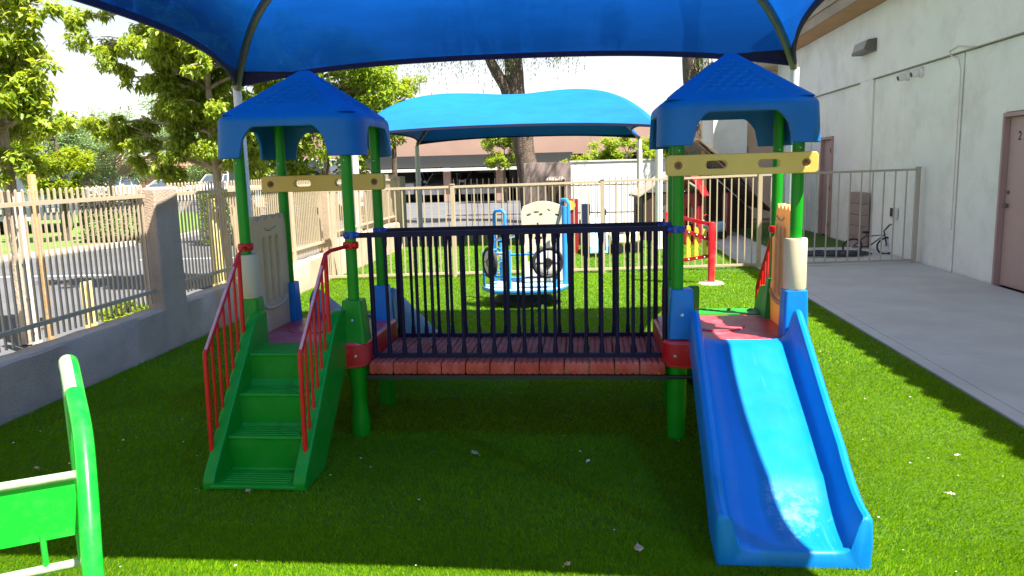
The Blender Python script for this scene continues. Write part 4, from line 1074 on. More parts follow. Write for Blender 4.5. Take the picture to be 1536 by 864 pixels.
house(2.06, 15.8, .30, .5, 1.02, MT['maroon'], MT['plred'], 'small red toy house with red roof beyond the fence, right of the taupe roofed one', -.3, .4)
def toddler_slide():
    t_ = thing('toy_climber', (.1, 14.6, 0), 'small toy climber with maroon and navy sides and a light blue slide', 'toy climber')
    m = MB(); m.box(-.40, -.20, 14.3, 14.36, 0, 1.02); m.build('side_board', MT['maroon'], t_, bevel=.02)
    m = MB(); m.box(-.16, .02, 14.35, 14.41, 0, .92); m.box(.26, .32, 14.35, 14.9, 0, .80); m.build('side_board', MT['navyplastic'], t_, bevel=.02)
    m = MB(); m.lathe((-.34, 14.28, .90), [(.09, 0), (.09, .02)], 18, axis='y'); m.build('badge', MT['yellow'], t_)
    m = MB(); m.box(-.19, .31, 14.4, 14.85, .55, .6); m.build('deck_board', MT['navyplastic'], t_, bevel=.01)
    m = MB(); m.rings([[(.17 + x, lerp(14.4, 13.6, t), lerp(.62, .08, t ** .9) + z) for x, z in ((-.16, 0), (-.16, .12), (-.13, .12), (-.12, .03), (.12, .03), (.13, .12), (.16, .12), (.16, 0))] for t in np.linspace(0, 1, 10)]); m.build('toy_slide', MT['spindeck'], t_)
toddler_slide()
def ride_on(x, y, mat, rz, label):
    t_ = thing('ride_on_toy', (0, 0, 0), label, 'ride-on toy', 'ride-on toys by the far fence'); ORG[t_.name] = (0, 0, 0)
    m = MB(); m.rings([[(a, yy * 1.0, zz) for yy, zz in arc_rect(w, h, min(w, h) * .3, 4, 0, .27 + dz)] for a, w, h, dz in ((-.32, .2, .14, .02), (-.28, .28, .22, .02), (-.05, .3, .16, -.02), (.12, .28, .2, 0), (.28, .26, .26, .03), (.34, .18, .18, .03))]); m.build('toy_body', mat, t_, bevel=.01)
    for a in (-.2, .22):
        for s in (-1, 1): q = MB(); q.lathe((a, s * .16, .10), [(.05, -.03), (.1, -.03), (.1, .03), (.05, .03)], 18, axis='y'); q.build('wheel', MT['black'], t_)
    q = MB(); q.tube([(.14, 0, .36), (.10, 0, .52)], .015, 8); q.tube([(.1, -.12, .5), (.09, 0, .53), (.1, .12, .5)], .014, 8); q.build('handlebar', MT['maroon'], t_)
    q = MB(); q.rings([[(-.12 + a * k, b * k, z) for a, b in arc_rect(.22, .2, .06, 4)] for k, z in ((.9, .36), (1, .38), (.9, .41))]); q.build('seat', MT['darkbrown'], t_)
    t_.location = (x, y, 0); t_.rotation_euler = (0, 0, rz)
ride_on(.62, 14.3, MT['tan'], .5, 'beige ride-on toy on the grass left of the taupe roofed toy house')
ride_on(2.55, 16.6, MT['spindeck'], 2.4, 'pale blue ride-on toy in front of the thatched lean-to')
def slatted_lean_to():
    t_ = thing('lean_to', (2.6, 19, 0), 'brown slatted lean-to with straw coloured matting beside the rear path', 'lean-to shelter')  # a slatted lean-to shelter, no bench in it
    m = MB()
    for x, y, h in ((2.5, 17.2, 1.9), (2.5, 19.4, 1.9), (3.7, 17.2, .72), (3.7, 19.4, .72)): m = MB(); m.box(x - .05, x + .05, y - .05, y + .05, 0, h - .03); m.build('frame_post', MT['wood'], t_, bevel=.005)
    m = MB()
    for k in range(9):
        y = 17.0 + .3 * k; m.tube([(2.3, y, 2.05), (3.9, y, .55)], 1, rect=(.26, .03))
    m.build('roof_boards', MT['darkbrown'], t_)
    m = MB(); m.prism([(2.55, 0), (3.95, 0), (3.95, .45), (2.55, 1.7)], 19.3, 19.34, 'y'); m.build('shade_board', MT['darkbrown'], t_, smooth=False)  # added dark board, darkens the space under the sloping roof like deep shade
    m = MB(); m.box(3.02, 3.10, 17.3, 17.9, 0, .95); m.build('side_board', MT['maroon'], t_, bevel=.01)
    N = 7000; a = rng.uniform(0, 1, N); y = rng.uniform(16.95, 19.7, N); x = 2.3 + 1.05 * a; z = 2.10 - .985 * a + rng.uniform(0, .06, N)
    P = np.zeros((N, 3, 3)); P[:, 0] = np.stack([x, y, z], 1); P[:, 1] = P[:, 0] + np.stack([np.zeros(N), np.full(N, .03), np.zeros(N)], 1)
    P[:, 2] = P[:, 0] + np.stack([rng.uniform(.15, .4, N), rng.normal(0, .1, N), rng.uniform(-.36, -.05, N)], 1)
    fastmesh('matting', P.reshape(-1, 3), np.arange(3 * N).reshape(-1, 3), MT['thatch'], t_, ORG[t_.name])
slatted_lean_to()

# ------------------------------------------------------------------ vegetation
def leaves(centers, radii, n, size, droop=.4, flat=1.0, aspect=.5, seed=0, fold=.18, squash=.8):
    """n folded leaves spread over clumps; centers (K,3), radii (K,)"""
    r = np.random.default_rng(seed); K = len(centers)
    wts = np.array(radii) ** 2; wts = wts / wts.sum(); k = r.choice(K, n, p=wts)
    c = np.array(centers)[k]; R_ = np.array(radii)[k][:, None]
    d = r.normal(0, 1, (n, 3)); d /= np.linalg.norm(d, axis=1)[:, None]
    rad = r.uniform(0, 1, (n, 1)) ** .45
    p = c + d * rad * R_ * np.array([1, 1, squash])
    L = size * r.uniform(.6, 1.35, n)[:, None]; W = L * aspect * r.uniform(.8, 1.2, (n, 1))
    az = r.uniform(0, 2 * PI, n); dr = r.normal(-droop, .45, n)
    u = np.stack([np.cos(az) * np.cos(dr), np.sin(az) * np.cos(dr), np.sin(dr)], 1)
    s = np.stack([-np.sin(az), np.cos(az), r.normal(0, .5, n)], 1); s /= np.linalg.norm(s, axis=1)[:, None]
    nn = np.cross(u, s)
    tip = p + u * L; mid = p + u * L * .45
    a = mid + s * W / 2 + nn * W * fold; b = mid - s * W / 2 + nn * W * fold
    co = np.stack([p, a, tip, b], 1).reshape(-1, 3)
    base = np.arange(n)[:, None] * 4
    f = np.concatenate([base + np.array([[0, 1, 2]]), base + np.array([[0, 2, 3]])], 0)
    return co, f
def limb(p, q, r0, r1, wob=.06, n=6, rnd=random):
    p, q = Vector(p), Vector(q); L = (q - p).length; pts = []; rs = []
    for i in range(n + 1):
        t = i / n; o = Vector((rnd.uniform(-1, 1), rnd.uniform(-1, 1), rnd.uniform(-.4, .4))) * L * wob * math.sin(PI * t)
        pts.append(p.lerp(q, t) + o + Vector((0, 0, .08 * L * math.sin(PI * t)))); rs.append(lerp(r0, r1, t))
    return pts, rs
def tree(name, base, trunk, clumps, nleaf, lsize, leaf, bark, label, cat='tree', group=None, r0=.09, r1=.04, droop=.4, aspect=.5, seed=1, sub=5, subr=.55, tw=True):
    """trunk: list of points; clumps: (x,y,z,r)"""
    rn = random.Random(seed)
    t_ = thing(name, (base[0], base[1], 0), label, cat, group)
    pts = [Vector(p) for p in trunk]; m = MB(); rs = [lerp(r0, r1, i / (len(pts) - 1)) for i in range(len(pts))]; rs[0] *= 1.25
    fine = []; fr = []
    for i in range(len(pts) - 1):
        for k in range(4):
            t = k / 4; fine.append(pts[i].lerp(pts[i + 1], t) + Vector((rn.uniform(-1, 1), rn.uniform(-1, 1), 0)) * rs[i] * .15); fr.append(lerp(rs[i], rs[i + 1], t) * rn.uniform(.93, 1.07))
    fine.append(pts[-1]); fr.append(rs[-1]); m.tube(fine, fr, 14)
    C = []; Rr = []
    for (x, y, z, r) in clumps:
        c = Vector((x, y, z))
        j = min(range(len(fine)), key=lambda i: (fine[i] - c).length + .6 * max(0, fine[i].z - z) * 2 + (.8 if i < len(fine) * .3 else 0))
        lp, lr = limb(fine[j], c, min(fr[j] * .6, .02 + .02 * (c - fine[j]).length), .008, rnd=rn); m.tube(lp, lr, 7)
        for s in range(sub):
            d = Vector((rn.gauss(0, 1), rn.gauss(0, 1), rn.gauss(0, .8))).normalized() * r * rn.uniform(.35, 1.0)
            q = c + d; C.append(tuple(q)); Rr.append(r * subr * rn.uniform(.45, 1.1))
            if tw: lp2, lr2 = limb(lp[-2], q, .008, .003, n=3, rnd=rn); m.tube(lp2, lr2, 5)
    m.build('trunk', bark, t_)
    co, f = leaves(C, Rr, nleaf, lsize, droop, aspect=aspect, seed=seed)
    fastmesh('crown', co, f, leaf, t_, ORG[t_.name])
    return t_
def blob(cx, cy, cz, rx, ry, rz, n, r, seed, shell=.5):
    rn = random.Random(seed); o = []
    for _ in range(n):
        d = Vector((rn.gauss(0, 1), rn.gauss(0, 1), rn.gauss(0, 1))).normalized() * rn.uniform(shell, 1) ** .6
        o.append((cx + d.x * rx, cy + d.y * ry, cz + d.z * rz, r * rn.uniform(.6, 1.3)))
    return o
# left tree at the picture edge
tree('street_tree', (-5.5, 7.0), [(-5.6, 7.0, 0), (-5.6, 7.0, 1.2), (-5.6, 7.0, 2.1), (-5.65, 7.1, 3.1), (-5.7, 7.1, 4.2)],
     blob(-5.95, 7.0, 2.85, .75, .8, 1.25, 26, .34, 3) + [(-5.2, 6.9, 2.15, .22), (-5.12, 6.9, 2.55, .2), (-5.15, 6.95, 3.2, .22), (-5.3, 6.95, 3.5, .3), (-4.98, 6.9, 2.7, .12), (-5.3, 6.9, 1.85, .2), (-5.5, 6.9, 1.75, .22), (-5.6, 6.9, 3.4, .35), (-5.5, 6.8, 2.9, .3)],
     22000, .09, MT['leafA'], MT['paleBark'], 'broad leaved tree cut by the left picture edge, tied to a pale stake', group='young trees staked along the driveway', r0=.075, r1=.03, droop=.7, seed=5, aspect=.48)
# second tree behind the pillar
cl2 = blob(-5.35, 10.6, 3.1, 1.0, 1.0, 1.5, 40, .36, 8, .2) + [(-6.65, 10.4, 3.45, .35), (-6.3, 10.4, 4.25, .4), (-6.75, 10.4, 2.35, .3), (-6.35, 10.4, 2.15, .35), (-6.2, 10.4, 1.9, .25), (-6.9, 10.4, 3.8, .3), (-5.9, 10.4, 4.7, .5), (-5.2, 10.3, 1.95, .35), (-4.8, 10.3, 1.85, .35), (-5.7, 10.3, 1.9, .3), (-6.5, 10.5, 3.0, .35), (-4.5, 10.4, 2.3, .4), (-4.3, 10.5, 3.0, .4)]
tree('street_tree', (-5.2, 10.5), [(-5.2, 10.5, 0), (-5.22, 10.5, 1.2), (-5.25, 10.5, 2.2), (-5.3, 10.6, 3.4), (-5.3, 10.7, 4.4)], cl2,
     62000, .09, MT['leafA'], MT['paleBark'], 'leafy tree behind the half shaded pillar, tied to two yellow stakes', group='young trees staked along the driveway', r0=.075, r1=.03, droop=.8, seed=9, aspect=.48, sub=6)
tree('garden_tree', (-6.2, 18), [(-6.2, 18, 0), (-6.2, 18, 2), (-6.3, 18, 3.8)], blob(-6.5, 18, 3.2, 1.9, 1.5, 1.9, 46, .62, 12) + [(-4.85, 18, 3.4, .4), (-4.6, 18, 3.0, .3), (-4.75, 18, 3.75, .3), (-4.4, 18, 2.7, .2)],
     26000, .13, MT['leafD'], MT['bark'], 'dense green tree seen behind the roof of the left tower', droop=.5, seed=13)
tree('garden_tree', (-5.0, 20.5), [(-5.2, 20.5, 0), (-5.2, 20.5, 2), (-5.2, 20.5, 3.2)], blob(-5.35, 20.5, 3.75, .75, .7, .6, 16, .36, 15),
     9000, .08, MT['leafB'], MT['bark'], 'yellow leaved tree top between the left tower roof and the light blue canopy', droop=.2, seed=16)
tree('lime_tree', (-12.6, 18.5), [(-13.4, 18.5, 0), (-13.4, 18.5, 1.5), (-13.4, 18.5, 2.6)], blob(-13.6, 18.5, 2.2, .75, .8, 1.2, 24, .36, 17),
     12000, .10, MT['leafB'], MT['bark'], 'lime yellow small tree just right of the tree at the left edge', droop=.3, seed=18)
tree('mesquite_tree', (-27, 42), [(-27.5, 42, 0), (-27.2, 42, 1.6), (-27.9, 42, 3)], blob(-26, 42, 3.4, 5.2, 4, 1.9, 60, 1.3, 19) + blob(-31, 42, 2.2, 3.2, 3, 1.8, 30, 1.0, 20),
     60000, .16, MT['leafC'], MT['paleBark'], 'wide grey green tree far across the road', droop=.2, seed=21, r0=.2, r1=.08, aspect=.35)
tree('mesquite_tree', (-24, 40), [(-30, 37, 0), (-30, 37, 1), (-30, 37, 2)], blob(-30.0, 37, 1.9, 2.3, 2, 1.5, 30, .8, 23),
     20000, .14, MT['leafD'], MT['bark'], 'rounded mid green tree left of the wide grey green one', droop=.2, seed=24, r0=.15, r1=.06)
tree('far_tree', (-36, 78), [(-36, 78, 0), (-36, 78, 2), (-36, 78, 4)], blob(-36, 78, 3.2, 8, 5, 2.6, 40, 1.7, 25), 22000, .3, MT['leafC'], MT['bark'], 'low distant green tree behind the parked red cars', droop=.2, seed=26, r0=.2, r1=.1)
# shrubs by the far building
def shrub(name, cx, cy, h, rx, n, sz, leaf, label, seed, zc=None, z0=None):
    zc = zc or h * .55
    return tree(name, (cx, cy), [(cx, cy, 0), (cx, cy, zc * .5), (cx, cy, zc)], blob(cx, cy, zc, rx, rx * .8, h - zc, 26, rx * .38, seed), n, sz, leaf, MT['bark'], label, cat='bush', droop=.1, seed=seed + 1, r0=.05, r1=.02)
shrub('leafy_bush', -4.0, 37, 3.35, 1.0, 9000, .12, MT['leafD'], 'rounded green bush behind the big tree trunk', 31, 2.5)
shrub('leafy_bush', 1.35, 28, 2.75, 1.15, 14000, .11, MT['leafD'], 'tall yellow green bush above the white block wall', 33, 1.9)
shrub('leafy_bush', -.35, 27, 1.95, .55, 5000, .09, MT['leafB'], 'low bright bush left of the tall one above the block wall', 35, 1.5)
shrub('leafy_bush', 2.6, 30, 3.0, .6, 5000, .1, MT['leafD'], 'narrow green bush tip right of the light blue canopy corner', 37, 2.3)
for k, (x, y, h, w, lab) in enumerate(((-11.7, 18.3, 1.12, .75, 'brown dried clipped hedge standing on the verge behind the nearest fence'), (-8.6, 17.6, 1.15, .5, 'dark clipped hedge seen just right of the half shaded pillar'), (-7.4, 18.6, 1.1, .5, 'dark clipped hedge behind the yellow tree stakes'))):
    t_ = thing('clipped_hedge', (x, y, 0), lab, 'hedge', 'clipped hedges across the driveway')
    N = 9000; r = np.random.default_rng(40 + k); q = r.uniform(-1, 1, (N, 3)); ax = r.integers(0, 3, N); q[np.arange(N), ax] = np.sign(q[np.arange(N), ax]) * r.uniform(.85, 1, N)
    q = q * np.array([w, w * .8, h / 2]) + np.array([x, y, h / 2 + .05]); co, f = leaves(q[:, :], np.full(N, .03), N, .08, .1, seed=50 + k)
    fastmesh('foliage', co, f, MT['hedge'] if k != 1 else MT['leafA'], t_, ORG[t_.name])
    m = MB(); [m.tube(*limb((x + dx, y, 0), (x + dx * 1.5, y, h * .8), .03, .01)) for dx in (-.3, 0, .3)]; m.build('stems', MT['bark'], t_)
for k, (x, y, lab) in enumerate(((-5.1, 7.75, 'small weed tuft by the short yellow posts near the low wall'), (-4.8, 7.8, 'leafy weed tuft right of the short yellow posts'), (-4.42, 7.75, 'leafy weed tuft just left of the half shaded pillar'), (-4.55, 9.2, 'green weed tuft behind the second fence length'))):
    t_ = thing('weed_tuft', (x, y, 0), lab, 'weed', 'weeds at the foot of the driveway fence')
    co, f = leaves([(x, y, .16), (x + .07, y + .1, .2), (x - .07, y - .1, .12)], [.11, .1, .1], 260, .09, -.5, seed=60 + k); fastmesh('leaves', co, f, MT['leafD'], t_, ORG[t_.name])
    m = MB(); [m.tube([(x, y, 0), (x + .12 * math.cos(a), y + .12 * math.sin(a), .3)], .004, 5) for a in range(6)]; m.build('stalks', MT['bark'], t_)
# big tree behind the light blue canopy: trunk, fork, fine drooping foliage
def willow(name, base, trunk, forks, fronds, label, r0, r1, seed, n=140, gap=None):
    rn = random.Random(seed); r = np.random.default_rng(seed)
    t_ = thing(name, (base[0], base[1], 0), label, 'tree', 'large drooping trees beyond the play yards')
    m = MB(); pts = [Vector(p) for p in trunk]; fine = []; rs = []
    for i in range(len(pts) - 1):
        for k in range(5):
            t = k / 5; fine.append(pts[i].lerp(pts[i + 1], t) + Vector((rn.uniform(-1, 1), rn.uniform(-1, 1), 0)) * .02); rs.append(lerp(r0, r1, (i + t) / (len(pts) - 1)) * rn.uniform(.94, 1.06))
    fine.append(pts[-1]); rs.append(r1); m.tube(fine, rs, 20)
    for p, q, a, b in forks: lp, lr = limb(p, q, a, b, wob=.04, n=8, rnd=rn); m.tube(lp, lr, 12)
    CO = []
    for (x, y, z, L, w) in fronds:
        lp, lr = limb(tuple(forks[0][1]) if rn.random() < .5 else trunk[-1], (x, y, z), .05, .006, wob=.05, n=6, rnd=rn); m.tube(lp, lr, 6)
        for s in range(n):
            p0 = np.array([x, y, z]) + r.normal(0, 1, 3) * np.array([w, w * .7, .25]); dx = r.normal(0, .10, 2)
            l_ = L * r.uniform(.4, 1.1); K = 14
            for k in range(K):
                t = k / K; c = p0 + np.array([dx[0] * t * l_, dx[1] * t * l_, -l_ * t]); a = r.uniform(0, 2 * PI)
                d = np.array([math.cos(a) * .09, math.sin(a) * .09, -.10]); s_ = np.array([-math.sin(a), math.cos(a), 0]) * .014
                CO.append(c - s_); CO.append(c + s_); CO.append(c + d)
    m.build('trunk', MT['bark'], t_); co = np.array(CO); fastmesh('crown', co, np.arange(len(co)).reshape(-1, 3), MT['frond'], t_, ORG[t_.name])
willow('drooping_tree', (-1.75, 23.6), [(-1.7, 23.6, -.1), (-1.85, 23.6, 1.6), (-2.1, 23.6, 3.2), (-2.25, 23.6, 5.2), (-2.2, 23.6, 8)],
       [((-2.0, 23.6, 2.7), (-3.3, 23.4, 5.6), .2, .12), ((-3.3, 23.4, 5.5), (-4.2, 23.2, 8), .12, .06), ((-2.2, 23.6, 6), (-.6, 23.4, 8.5), .15, .07)],
       [(-4.5, 23.2, 6.3, 2.0, .45), (-3.6, 23.0, 6.2, 1.6, .35), (-2.35, 23.3, 6.4, 2.3, .3), (-1.5, 23.2, 6.2, 1.5, .3), (-.8, 23.2, 5.9, 1.2, .35), (.8, 23.3, 5.9, .7, .2), (-2.5, 22.5, 6.6, 1.8, .3)],
       'big tree with thick dark trunk and fine drooping foliage behind the light blue canopy', .36, .24, 71)
willow('drooping_tree', (2.75, 21.3), [(2.85, 21.3, -.1), (2.8, 21.3, 2.2), (2.72, 21.3, 4.3), (2.72, 21.3, 5.4)],
       [((2.72, 21.3, 5.2), (2.1, 21.3, 7.6), .2, .1), ((2.72, 21.3, 5.2), (3.4, 21.3, 7.8), .2, .1)],
       [(1.7, 20.6, 8.2, 1.2, .5), (3.6, 21.3, 8.6, 1.4, .5), (3.0, 21.1, 4.5, 1.6, .12)], 'straight dark trunk rising behind the right tower roof, forked higher up', .26, .2, 73, n=70)

# ------------------------------------------------------------------ stakes and bollard
def stake(x, y, h, w, mat, label, lean=(0, 0), holes=False, grp='wooden stakes by the driveway', nm='tree_stake'):
    t_ = thing(nm, (x, y, 0), label, 'stake', grp)
    m = MB(); m.rings([[(x + lean[0] * z + a, y + lean[1] * z + b, z) for a, b in arc_rect(w * k, w * k, w * .3, 4)] for z, k in ((-.02, 1), (h * .5, .98), (h - .01, 1), (h, .85))]); m.build('stake_post', mat, t_)
    if holes:
        m = MB()
        for z in np.arange(.2, h, .32): m.box(x + lean[0] * z - w * .25, x + lean[0] * z + w * .25, y + lean[1] * z - w / 2 - .004, y + lean[1] * z - w / 2 + .002, z, z + .02)
        m.build('slots', MT['joint'], t_, smooth=False)
stake(-5.12, 6.5, 1.50, .075, MT['whitewood'], 'pale flat stake beside the trunk of the left edge tree', (-.01, 0), True)
stake(-4.98, 6.5, 1.66, .06, MT['wood'], 'tall brown wooden stake in front of the driveway, behind the nearest fence', (-.0, 0))
stake(-4.985, 7.05, .60, .058, MT['yellowwood'], 'left one of two short yellow posts behind the nearest fence')
stake(-4.92, 7.05, .61, .058, MT['yellowwood'], 'right one of two short yellow posts behind the nearest fence')
stake(-5.30, 10.35, 1.30, .095, MT['yellowwood'], 'left yellow tree stake behind the second fence length', (.03, 0))
stake(-5.20, 10.30, 1.15, .09, MT['yellowwood'], 'right yellow tree stake behind the second fence length', (-.02, 0))
stake(-4.93, 10.3, 1.4, .085, MT['wood'], 'brown wooden tree stake right of the yellow ones', (.0, 0))
t_ = thing('sign_post', (-17.5, 24.5, 0), 'thin white post standing on the verge across the driveway', 'post')
m = MB(); m.tube([(-17.5, 24.5, 0), (-17.52, 24.5, 2.1)], [.05, .035], 10); m.build('post_tube', MT['trimwhite'], t_)
t_ = thing('grey_block', (2.32, 14.1, 0), 'grey wheeled toy tub on the path behind the fence', 'toy tub') if False else None

# ------------------------------------------------------------------ cars
def car(x, y, rz, mat, label, kind='sedan', group='cars parked across the road'):
    t_ = thing('parked_car' if kind != 'van' else 'parked_van', (0, 0, 0), label, 'car' if kind != 'van' else 'van', group); ORG[t_.name] = (0, 0, 0)
    if kind == 'sedan': L, W, prof, cab = 4.5, 1.78, [(-2.25, .35), (-2.25, .82), (-2.1, .92), (-1.3, .96), (1.15, .94), (2.1, .78), (2.25, .6), (2.25, .35)], [(-1.7, .94), (-1.0, 1.40), (.35, 1.42), (1.2, .93)]
    elif kind == 'suv': L, W, prof, cab = 4.7, 1.9, [(-2.3, .4), (-2.35, .95), (-2.25, 1.1), (1.1, 1.1), (2.15, .98), (2.3, .75), (2.3, .4)], [(-2.25, 1.08), (-2.0, 1.68), (.35, 1.72), (1.15, 1.08)]
    else: L, W, prof, cab = 5.2, 2.0, [(-2.6, .45), (-2.6, 1.25), (1.3, 1.25), (2.3, 1.1), (2.6, .85), (2.6, .45)], [(-2.6, 1.22), (-2.55, 2.05), (.9, 2.08), (1.6, 1.22)]
    m = MB(); m.rings([[(a * (1 if abs(s) < .9 else .985), s * W / 2, lerp(b, .65, .0 if abs(s) < .95 else .08)) for a, b in prof] for s in (-1, -.93, 0, .93, 1)])
    m.build('body', mat, t_, bevel=.03)
    m = MB(); m.rings([[(a, s * (W / 2 - .06 - (.18 if b > 1.2 else 0)), b) for a, b in cab] for s in (-1, 1)]); m.build('greenhouse', MT['paleglass'], t_, bevel=.03)
    zt = cab[1][1]; m = MB(); m.box(cab[1][0] + .05, cab[2][0] - .03, -(W / 2 - .25), W / 2 - .25, zt - .02, zt + .03); m.build('roof_panel', mat, t_, bevel=.015)
    m = MB()
    for s in (-1, 1):
        m = MB()
        for q in (0, 1):
            a, b = cab[q * 2 + 0], cab[q * 2 + 1]
            if q: a, b = cab[2], cab[3]
            f = lambda p: (p[0], s * (W / 2 - .05 - (.18 if p[1] > 1.2 else 0)), p[1]); m.tube([f(a), f(b)], .035, 6)
        xm = (cab[1][0] + cab[2][0]) / 2; m.tube([(xm, s * (W / 2 - .05), cab[0][1]), (xm, s * (W / 2 - .23), zt)], .035, 6); fa = lambda p: (p[0], s * (W / 2 - .06 - (.18 if p[1] > 1.2 else 0)), p[1]); m.tube([fa(cab[1]), fa(cab[2])], .035, 6); m.build('window_frame', mat, t_)

    for sx in (-1, 1):
        for s in (-1, 1):
            q = MB(); q.lathe((sx * L * .31, s * (W / 2 - .10), .33), [(.2, -.11), (.31, -.11), (.33, -.08), (.33, .08), (.31, .11), (.2, .11)], 20, axis='y'); wo = q.build('wheel', MT['rubber'], t_)
            q = MB(); q.lathe((sx * L * .31, s * (W / 2 + .005), .33), [(.02, -.02), (.19, -.01), (.2, .01), (.05, .02)], 16, axis='y'); q.build('rim', MT['chrome'], wo)
    for s in (-1, 1):
        q = MB(); q.box(L / 2 - .12, L / 2 + .012, s * W * .36 - .16, s * W * .36 + .16, .66, .80); q.build('headlight', MT['lens'], t_, bevel=.02)
        q = MB(); q.box(-L / 2 - .02, -L / 2 + .1, s * W * .38 - .12, s * W * .38 + .12, .7, .88); q.build('tail_light', MT['carred'], t_, bevel=.02)
        q = MB(); q.box(cab[3][0] - .35, cab[3][0] - .2, s * (W / 2 + .08) - .08, s * (W / 2 + .08) + .08, cab[0][1], cab[0][1] + .14); q.build('side_mirror', mat, t_, bevel=.02)
    q = MB(); q.box(L / 2 - .06, L / 2 + .02, -.22, .22, .45, .56); q.build('number_plate', MT['trimwhite'], t_)
    t_.location = (x, y, 0); t_.rotation_euler = (0, 0, rz)
R9 = PI / 2
car(-7.75, 41.7, -R9, MT['carwhite'], 'white sedan parked nose out under the far building, left of the other sedan', 'sedan', 'cars parked under the far building')
car(-5.7, 41.7, -R9, MT['carsilver'], 'silver sedan parked nose out under the far building', 'sedan', 'cars parked under the far building')
car(-10.0, 41.7, -R9, MT['carwhite'], 'white tall car parked nose out at the left end of the far building row', 'suv', 'cars parked under the far building')
car(-10.2, 27, -.15, MT['carwhite'], 'white van parked beyond the farthest stucco pillar', 'van', 'vans near the driveway')
car(-17.6, 23.3, -1.1, MT['vangrey'], 'slate grey van behind the trunk of the left edge tree', 'van', 'vans near the driveway')
for k in range(7):
    car(-44.5 + 4.0 * k, 56 + .3 * k, -R9 + .1 * (k % 3 - 1), MT['carwhite'] if k not in (1, 5) else MT['carsilver'],
        ['white sedan at the left end of the far row, behind the grey van', 'silver sedan second from left in the far row', 'white tall car third from left in the far row', 'white sedan fourth from left in the far row, below the wide tree', 'white tall car fifth from left in the far row', 'silver sedan second from right in the far row', 'white sedan at the right end of the far row'][k], 'suv' if k in (2, 4) else 'sedan')
for k, (px, mt, lab) in enumerate(((-51.5, 'carred', 'farthest left of the red cars, by the brown porch of the tan house'), (-46.0, 'carred', 'red car right of the tan house, next to the dark blue car'), (-43.2, 'carblue', 'dark blue car left of another dark blue car in the farthest row'), (-40.4, 'carblue', 'dark blue car beside the rightmost red car in the farthest row'), (-37.2, 'carred', 'rightmost red car in the farthest row'))):
    car(px, 80 + k, -R9 + .9, MT[mt], lab, 'sedan', 'cars in the farthest row')

# ------------------------------------------------------------------ far buildings
t_ = thing('office_building', (-6, 42, 0), 'dusty pink flat roofed building with dark grey fascia behind the car park', 'building')
m = MB(); m.box(-16, 14, 39.5, 50, 2.25, 3.75); m.build('parapet_wall', MT['mauvewall'], t_, bevel=.02)
m = MB(); m.box(-13.2, -.8, 38.9, 39.499, 1.75, 2.35); m.box(2.4, 14, 38.9, 39.499, 1.75, 2.35); m.build('fascia_board', MT['slate'], t_, bevel=.01)
m = MB(); m.box(-15, 14, 38.6, 38.899, 1.55, 1.70); m.build('edge_trim', MT['trimwhite'], t_, bevel=.01)
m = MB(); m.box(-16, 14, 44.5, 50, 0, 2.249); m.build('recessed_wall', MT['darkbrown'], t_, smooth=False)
for x in (-15, -11.2, -7.2, -4.5, 3, 7, 11):
    m = MB(); m.box(x - .18, x + .18, 38.95, 39.3, 0, 1.749); m.build('column', MT['mauvewall'], t_, bevel=.02)
m = MB(); m.box(-3.0, -1.0, 38.9, 44.4, 0, 1.749); m.build('wall_block', MT['mauvewall'], t_, bevel=.02)
m = MB(); m.prism([(-.9, 0), (1.1, 0), (.6, 3.2), (.2, 3.2)], 38.3, 38.88, 'y'); m.build('buttress', MT['mauvewall'], t_, bevel=.03)
for k in range(6):
    x = -14 + 1.9 * k; q = MB(); q.box(x, x + 1.5, 44.44, 44.498, .5, 1.75); w_ = q.build('window', MT['glass'], t_, smooth=False)
    q = MB(); q.box(x - .06, x, 44.40, 44.49, .45, 1.8); q.box(x + 1.5, x + 1.56, 44.40, 44.49, .45, 1.8); q.box(x, x + 1.5, 44.40, 44.49, .42, .5); q.build('window_frame', MT['trimwhite'], w_)
t_ = thing('tan_house', (-53, 88, 0), 'tan house with a brown porch far behind the parked cars', 'house')
m = MB(); m.box(-60, -44, 86, 96, 0, 2.9); m.build('house_wall', MT['housetan'], t_, smooth=False)
m = MB(); m.prism([(84, 2.7), (97, 2.7), (97, 2.9), (91, 4.4), (90, 4.4), (84, 2.9)], -61, -43, 'x'); m.build('house_roof', MT['roofbrown'], t_)
for x in (-58, -54.5, -51, -47): m = MB(); m.box(x - .2, x + .2, 84.3, 84.7, 0, 2.699); m.build('porch_post', MT['roofbrown'], t_)
for x in (-57, -53.6, -49.8): m = MB(); m.box(x, x + 1.8, 85.9, 85.98, .8, 2.2); m.build('window', MT['glass'], t_)
t_ = thing('white_house', (-34, 95, 0), 'low white house far behind the leafy tree', 'house')
m = MB(); m.box(-43, -22, 98, 108, 0, 3.0); m.build('house_wall', MT['block'], t_, smooth=False)
m = MB(); m.prism([(96, 2.8), (110, 2.8), (110, 3.0), (103, 4.2), (96, 3.0)], -44, -21, 'x'); m.build('house_roof', MT['housetan'], t_)
for x in (-40, -34, -28): m = MB(); m.box(x, x + 2.2, 97.9, 97.98, .9, 2.2); m.build('window', MT['glass'], t_)
t_ = thing('far_wall', (-40, 50, 0), 'low pale wall along the far side of the cross road', 'low wall')
m = MB(); m.box(-70, -24, 51.5, 51.8, 0, .55); m.build('wall_body', MT['trimwhite'], t_, bevel=.01)

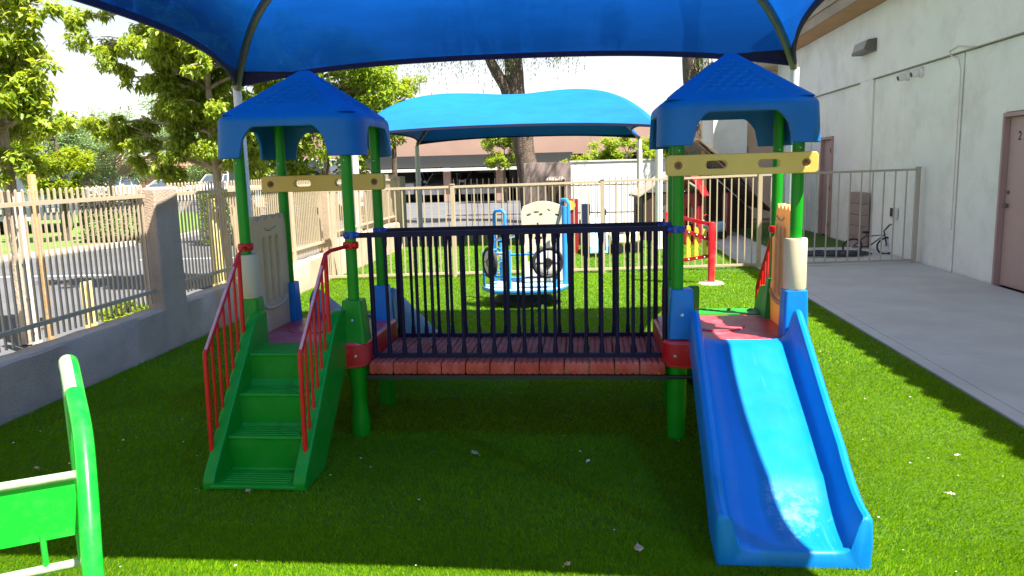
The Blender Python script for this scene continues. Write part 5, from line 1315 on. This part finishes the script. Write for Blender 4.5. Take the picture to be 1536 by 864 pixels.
# ------------------------------------------------------------------ fallen leaves
def dry(px, py, s, mat, label, seed):
    # ground point seen at a place on the lawn
    rn = random.Random(seed); t_ = thing('fallen_leaf', (px, py, .03), label, 'leaf', 'dry leaves on the artificial grass')
    a = rn.uniform(0, 6.28); n = 9; mid = []; vs = []; fs = []
    for i in range(n):
        t = i / (n - 1); w = s * .32 * math.sin(PI * min(1, t * 1.02)) ** .8; x = (t - .5) * s; z = .03 + .25 * s * (t - .5) ** 2 + rn.uniform(0, .004)
        for k, q in ((-1, w), (0, 0), (1, w)): vs.append((x, k * q, z + (.18 * w if k else 0) + (.006 * rn.random())))
    for i in range(n - 1):
        for k in (0, 1): fs.append((3 * i + k, 3 * i + k + 1, 3 * i + k + 4, 3 * i + k + 3))
    ca, sa = math.cos(a), math.sin(a); vs = [(px + x * ca - y * sa, py + x * sa + y * ca, z) for x, y, z in vs]
    o = MB().add(vs, fs).build('leaf_blade', mat, t_, keepn=True); sm = o.modifiers.new('s', 'SOLIDIFY'); sm.thickness = .0012
    q = MB(); q.tube([vs[1], (vs[1][0] - ca * s * .35, vs[1][1] - sa * s * .35, .034)], .0012, 5); q.build('leaf_stalk', mat, t_)
LV = [(1.74, 2.98, .05, 'leafdry', 'curled tan leaf on the sunny grass right of the slide, beside a twig'), (1.88, 3.12, .035, 'leafpale', 'pale oval leaf on the sunny grass at the lower right'), (2.02, 3.22, .045, 'leafpale', 'pale leaf nearest the right edge of the sunny grass'),
      (1.68, 3.6, .035, 'leafpale', 'small pale leaf on the sunny grass above the slide foot'), (1.93, 4.1, .03, 'leafpale', 'tiny pale leaf in the middle of the sunny grass'), (.19, 3.0, .065, 'leafdry', 'tan leaf in the shade left of the slide foot'),
      (-.65, 4.05, .06, 'leafdry', 'reddish brown leaf in the shade under the bridge side'), (-.02, 3.95, .035, 'leafpale', 'small pale leaf in the shade left of the slide'), (-1.72, 3.5, .045, 'leafdry', 'brown leaf just in front of the green stairs'), (-3.05, 3.75, .04, 'leafdry', 'small leaf in the deep shade by the left wall'), (-.1, 2.86, .035, 'leafdry', 'small leaf near the front edge of the canopy shadow')]
for i, (x, y, s, mt, lab) in enumerate(LV): dry(x, y, s, MT[mt], lab, 90 + i)
t_ = thing('twig', (1.8, 3.1, .04), 'short pale twig beside the curled leaf on the sunny grass', 'twig')
m = MB(); m.tube([(1.75, 3.05, .035), (1.79, 3.13, .04), (1.82, 3.17, .037)], .0022, 6); m.build('twig_stem', MT['leafpale'], t_)

# litter: crumbs of dry leaf over the pile
def litter():
    n = 260; x = rng.uniform(-3.8, 2.5, n); y = rng.uniform(2.2, 11, n) ; z = .02 + rng.uniform(0, .008, n); P = np.zeros((n, 3, 3)); a = rng.uniform(0, 6.28, n)
    sz = rng.uniform(.003, .011, n)
    for k in range(3): P[:, k] = np.stack([x + sz * np.cos(a + 2.1 * k), y + sz * np.sin(a + 2.1 * k), z + rng.uniform(0, .004, n)], 1)
    o = fastmesh('leaf_litter', P.reshape(-1, 3), np.arange(3 * n).reshape(-1, 3), MT['leafpale']); tag(o, 'tiny dry leaf crumbs scattered over the artificial grass', 'litter', kind='stuff')
litter()
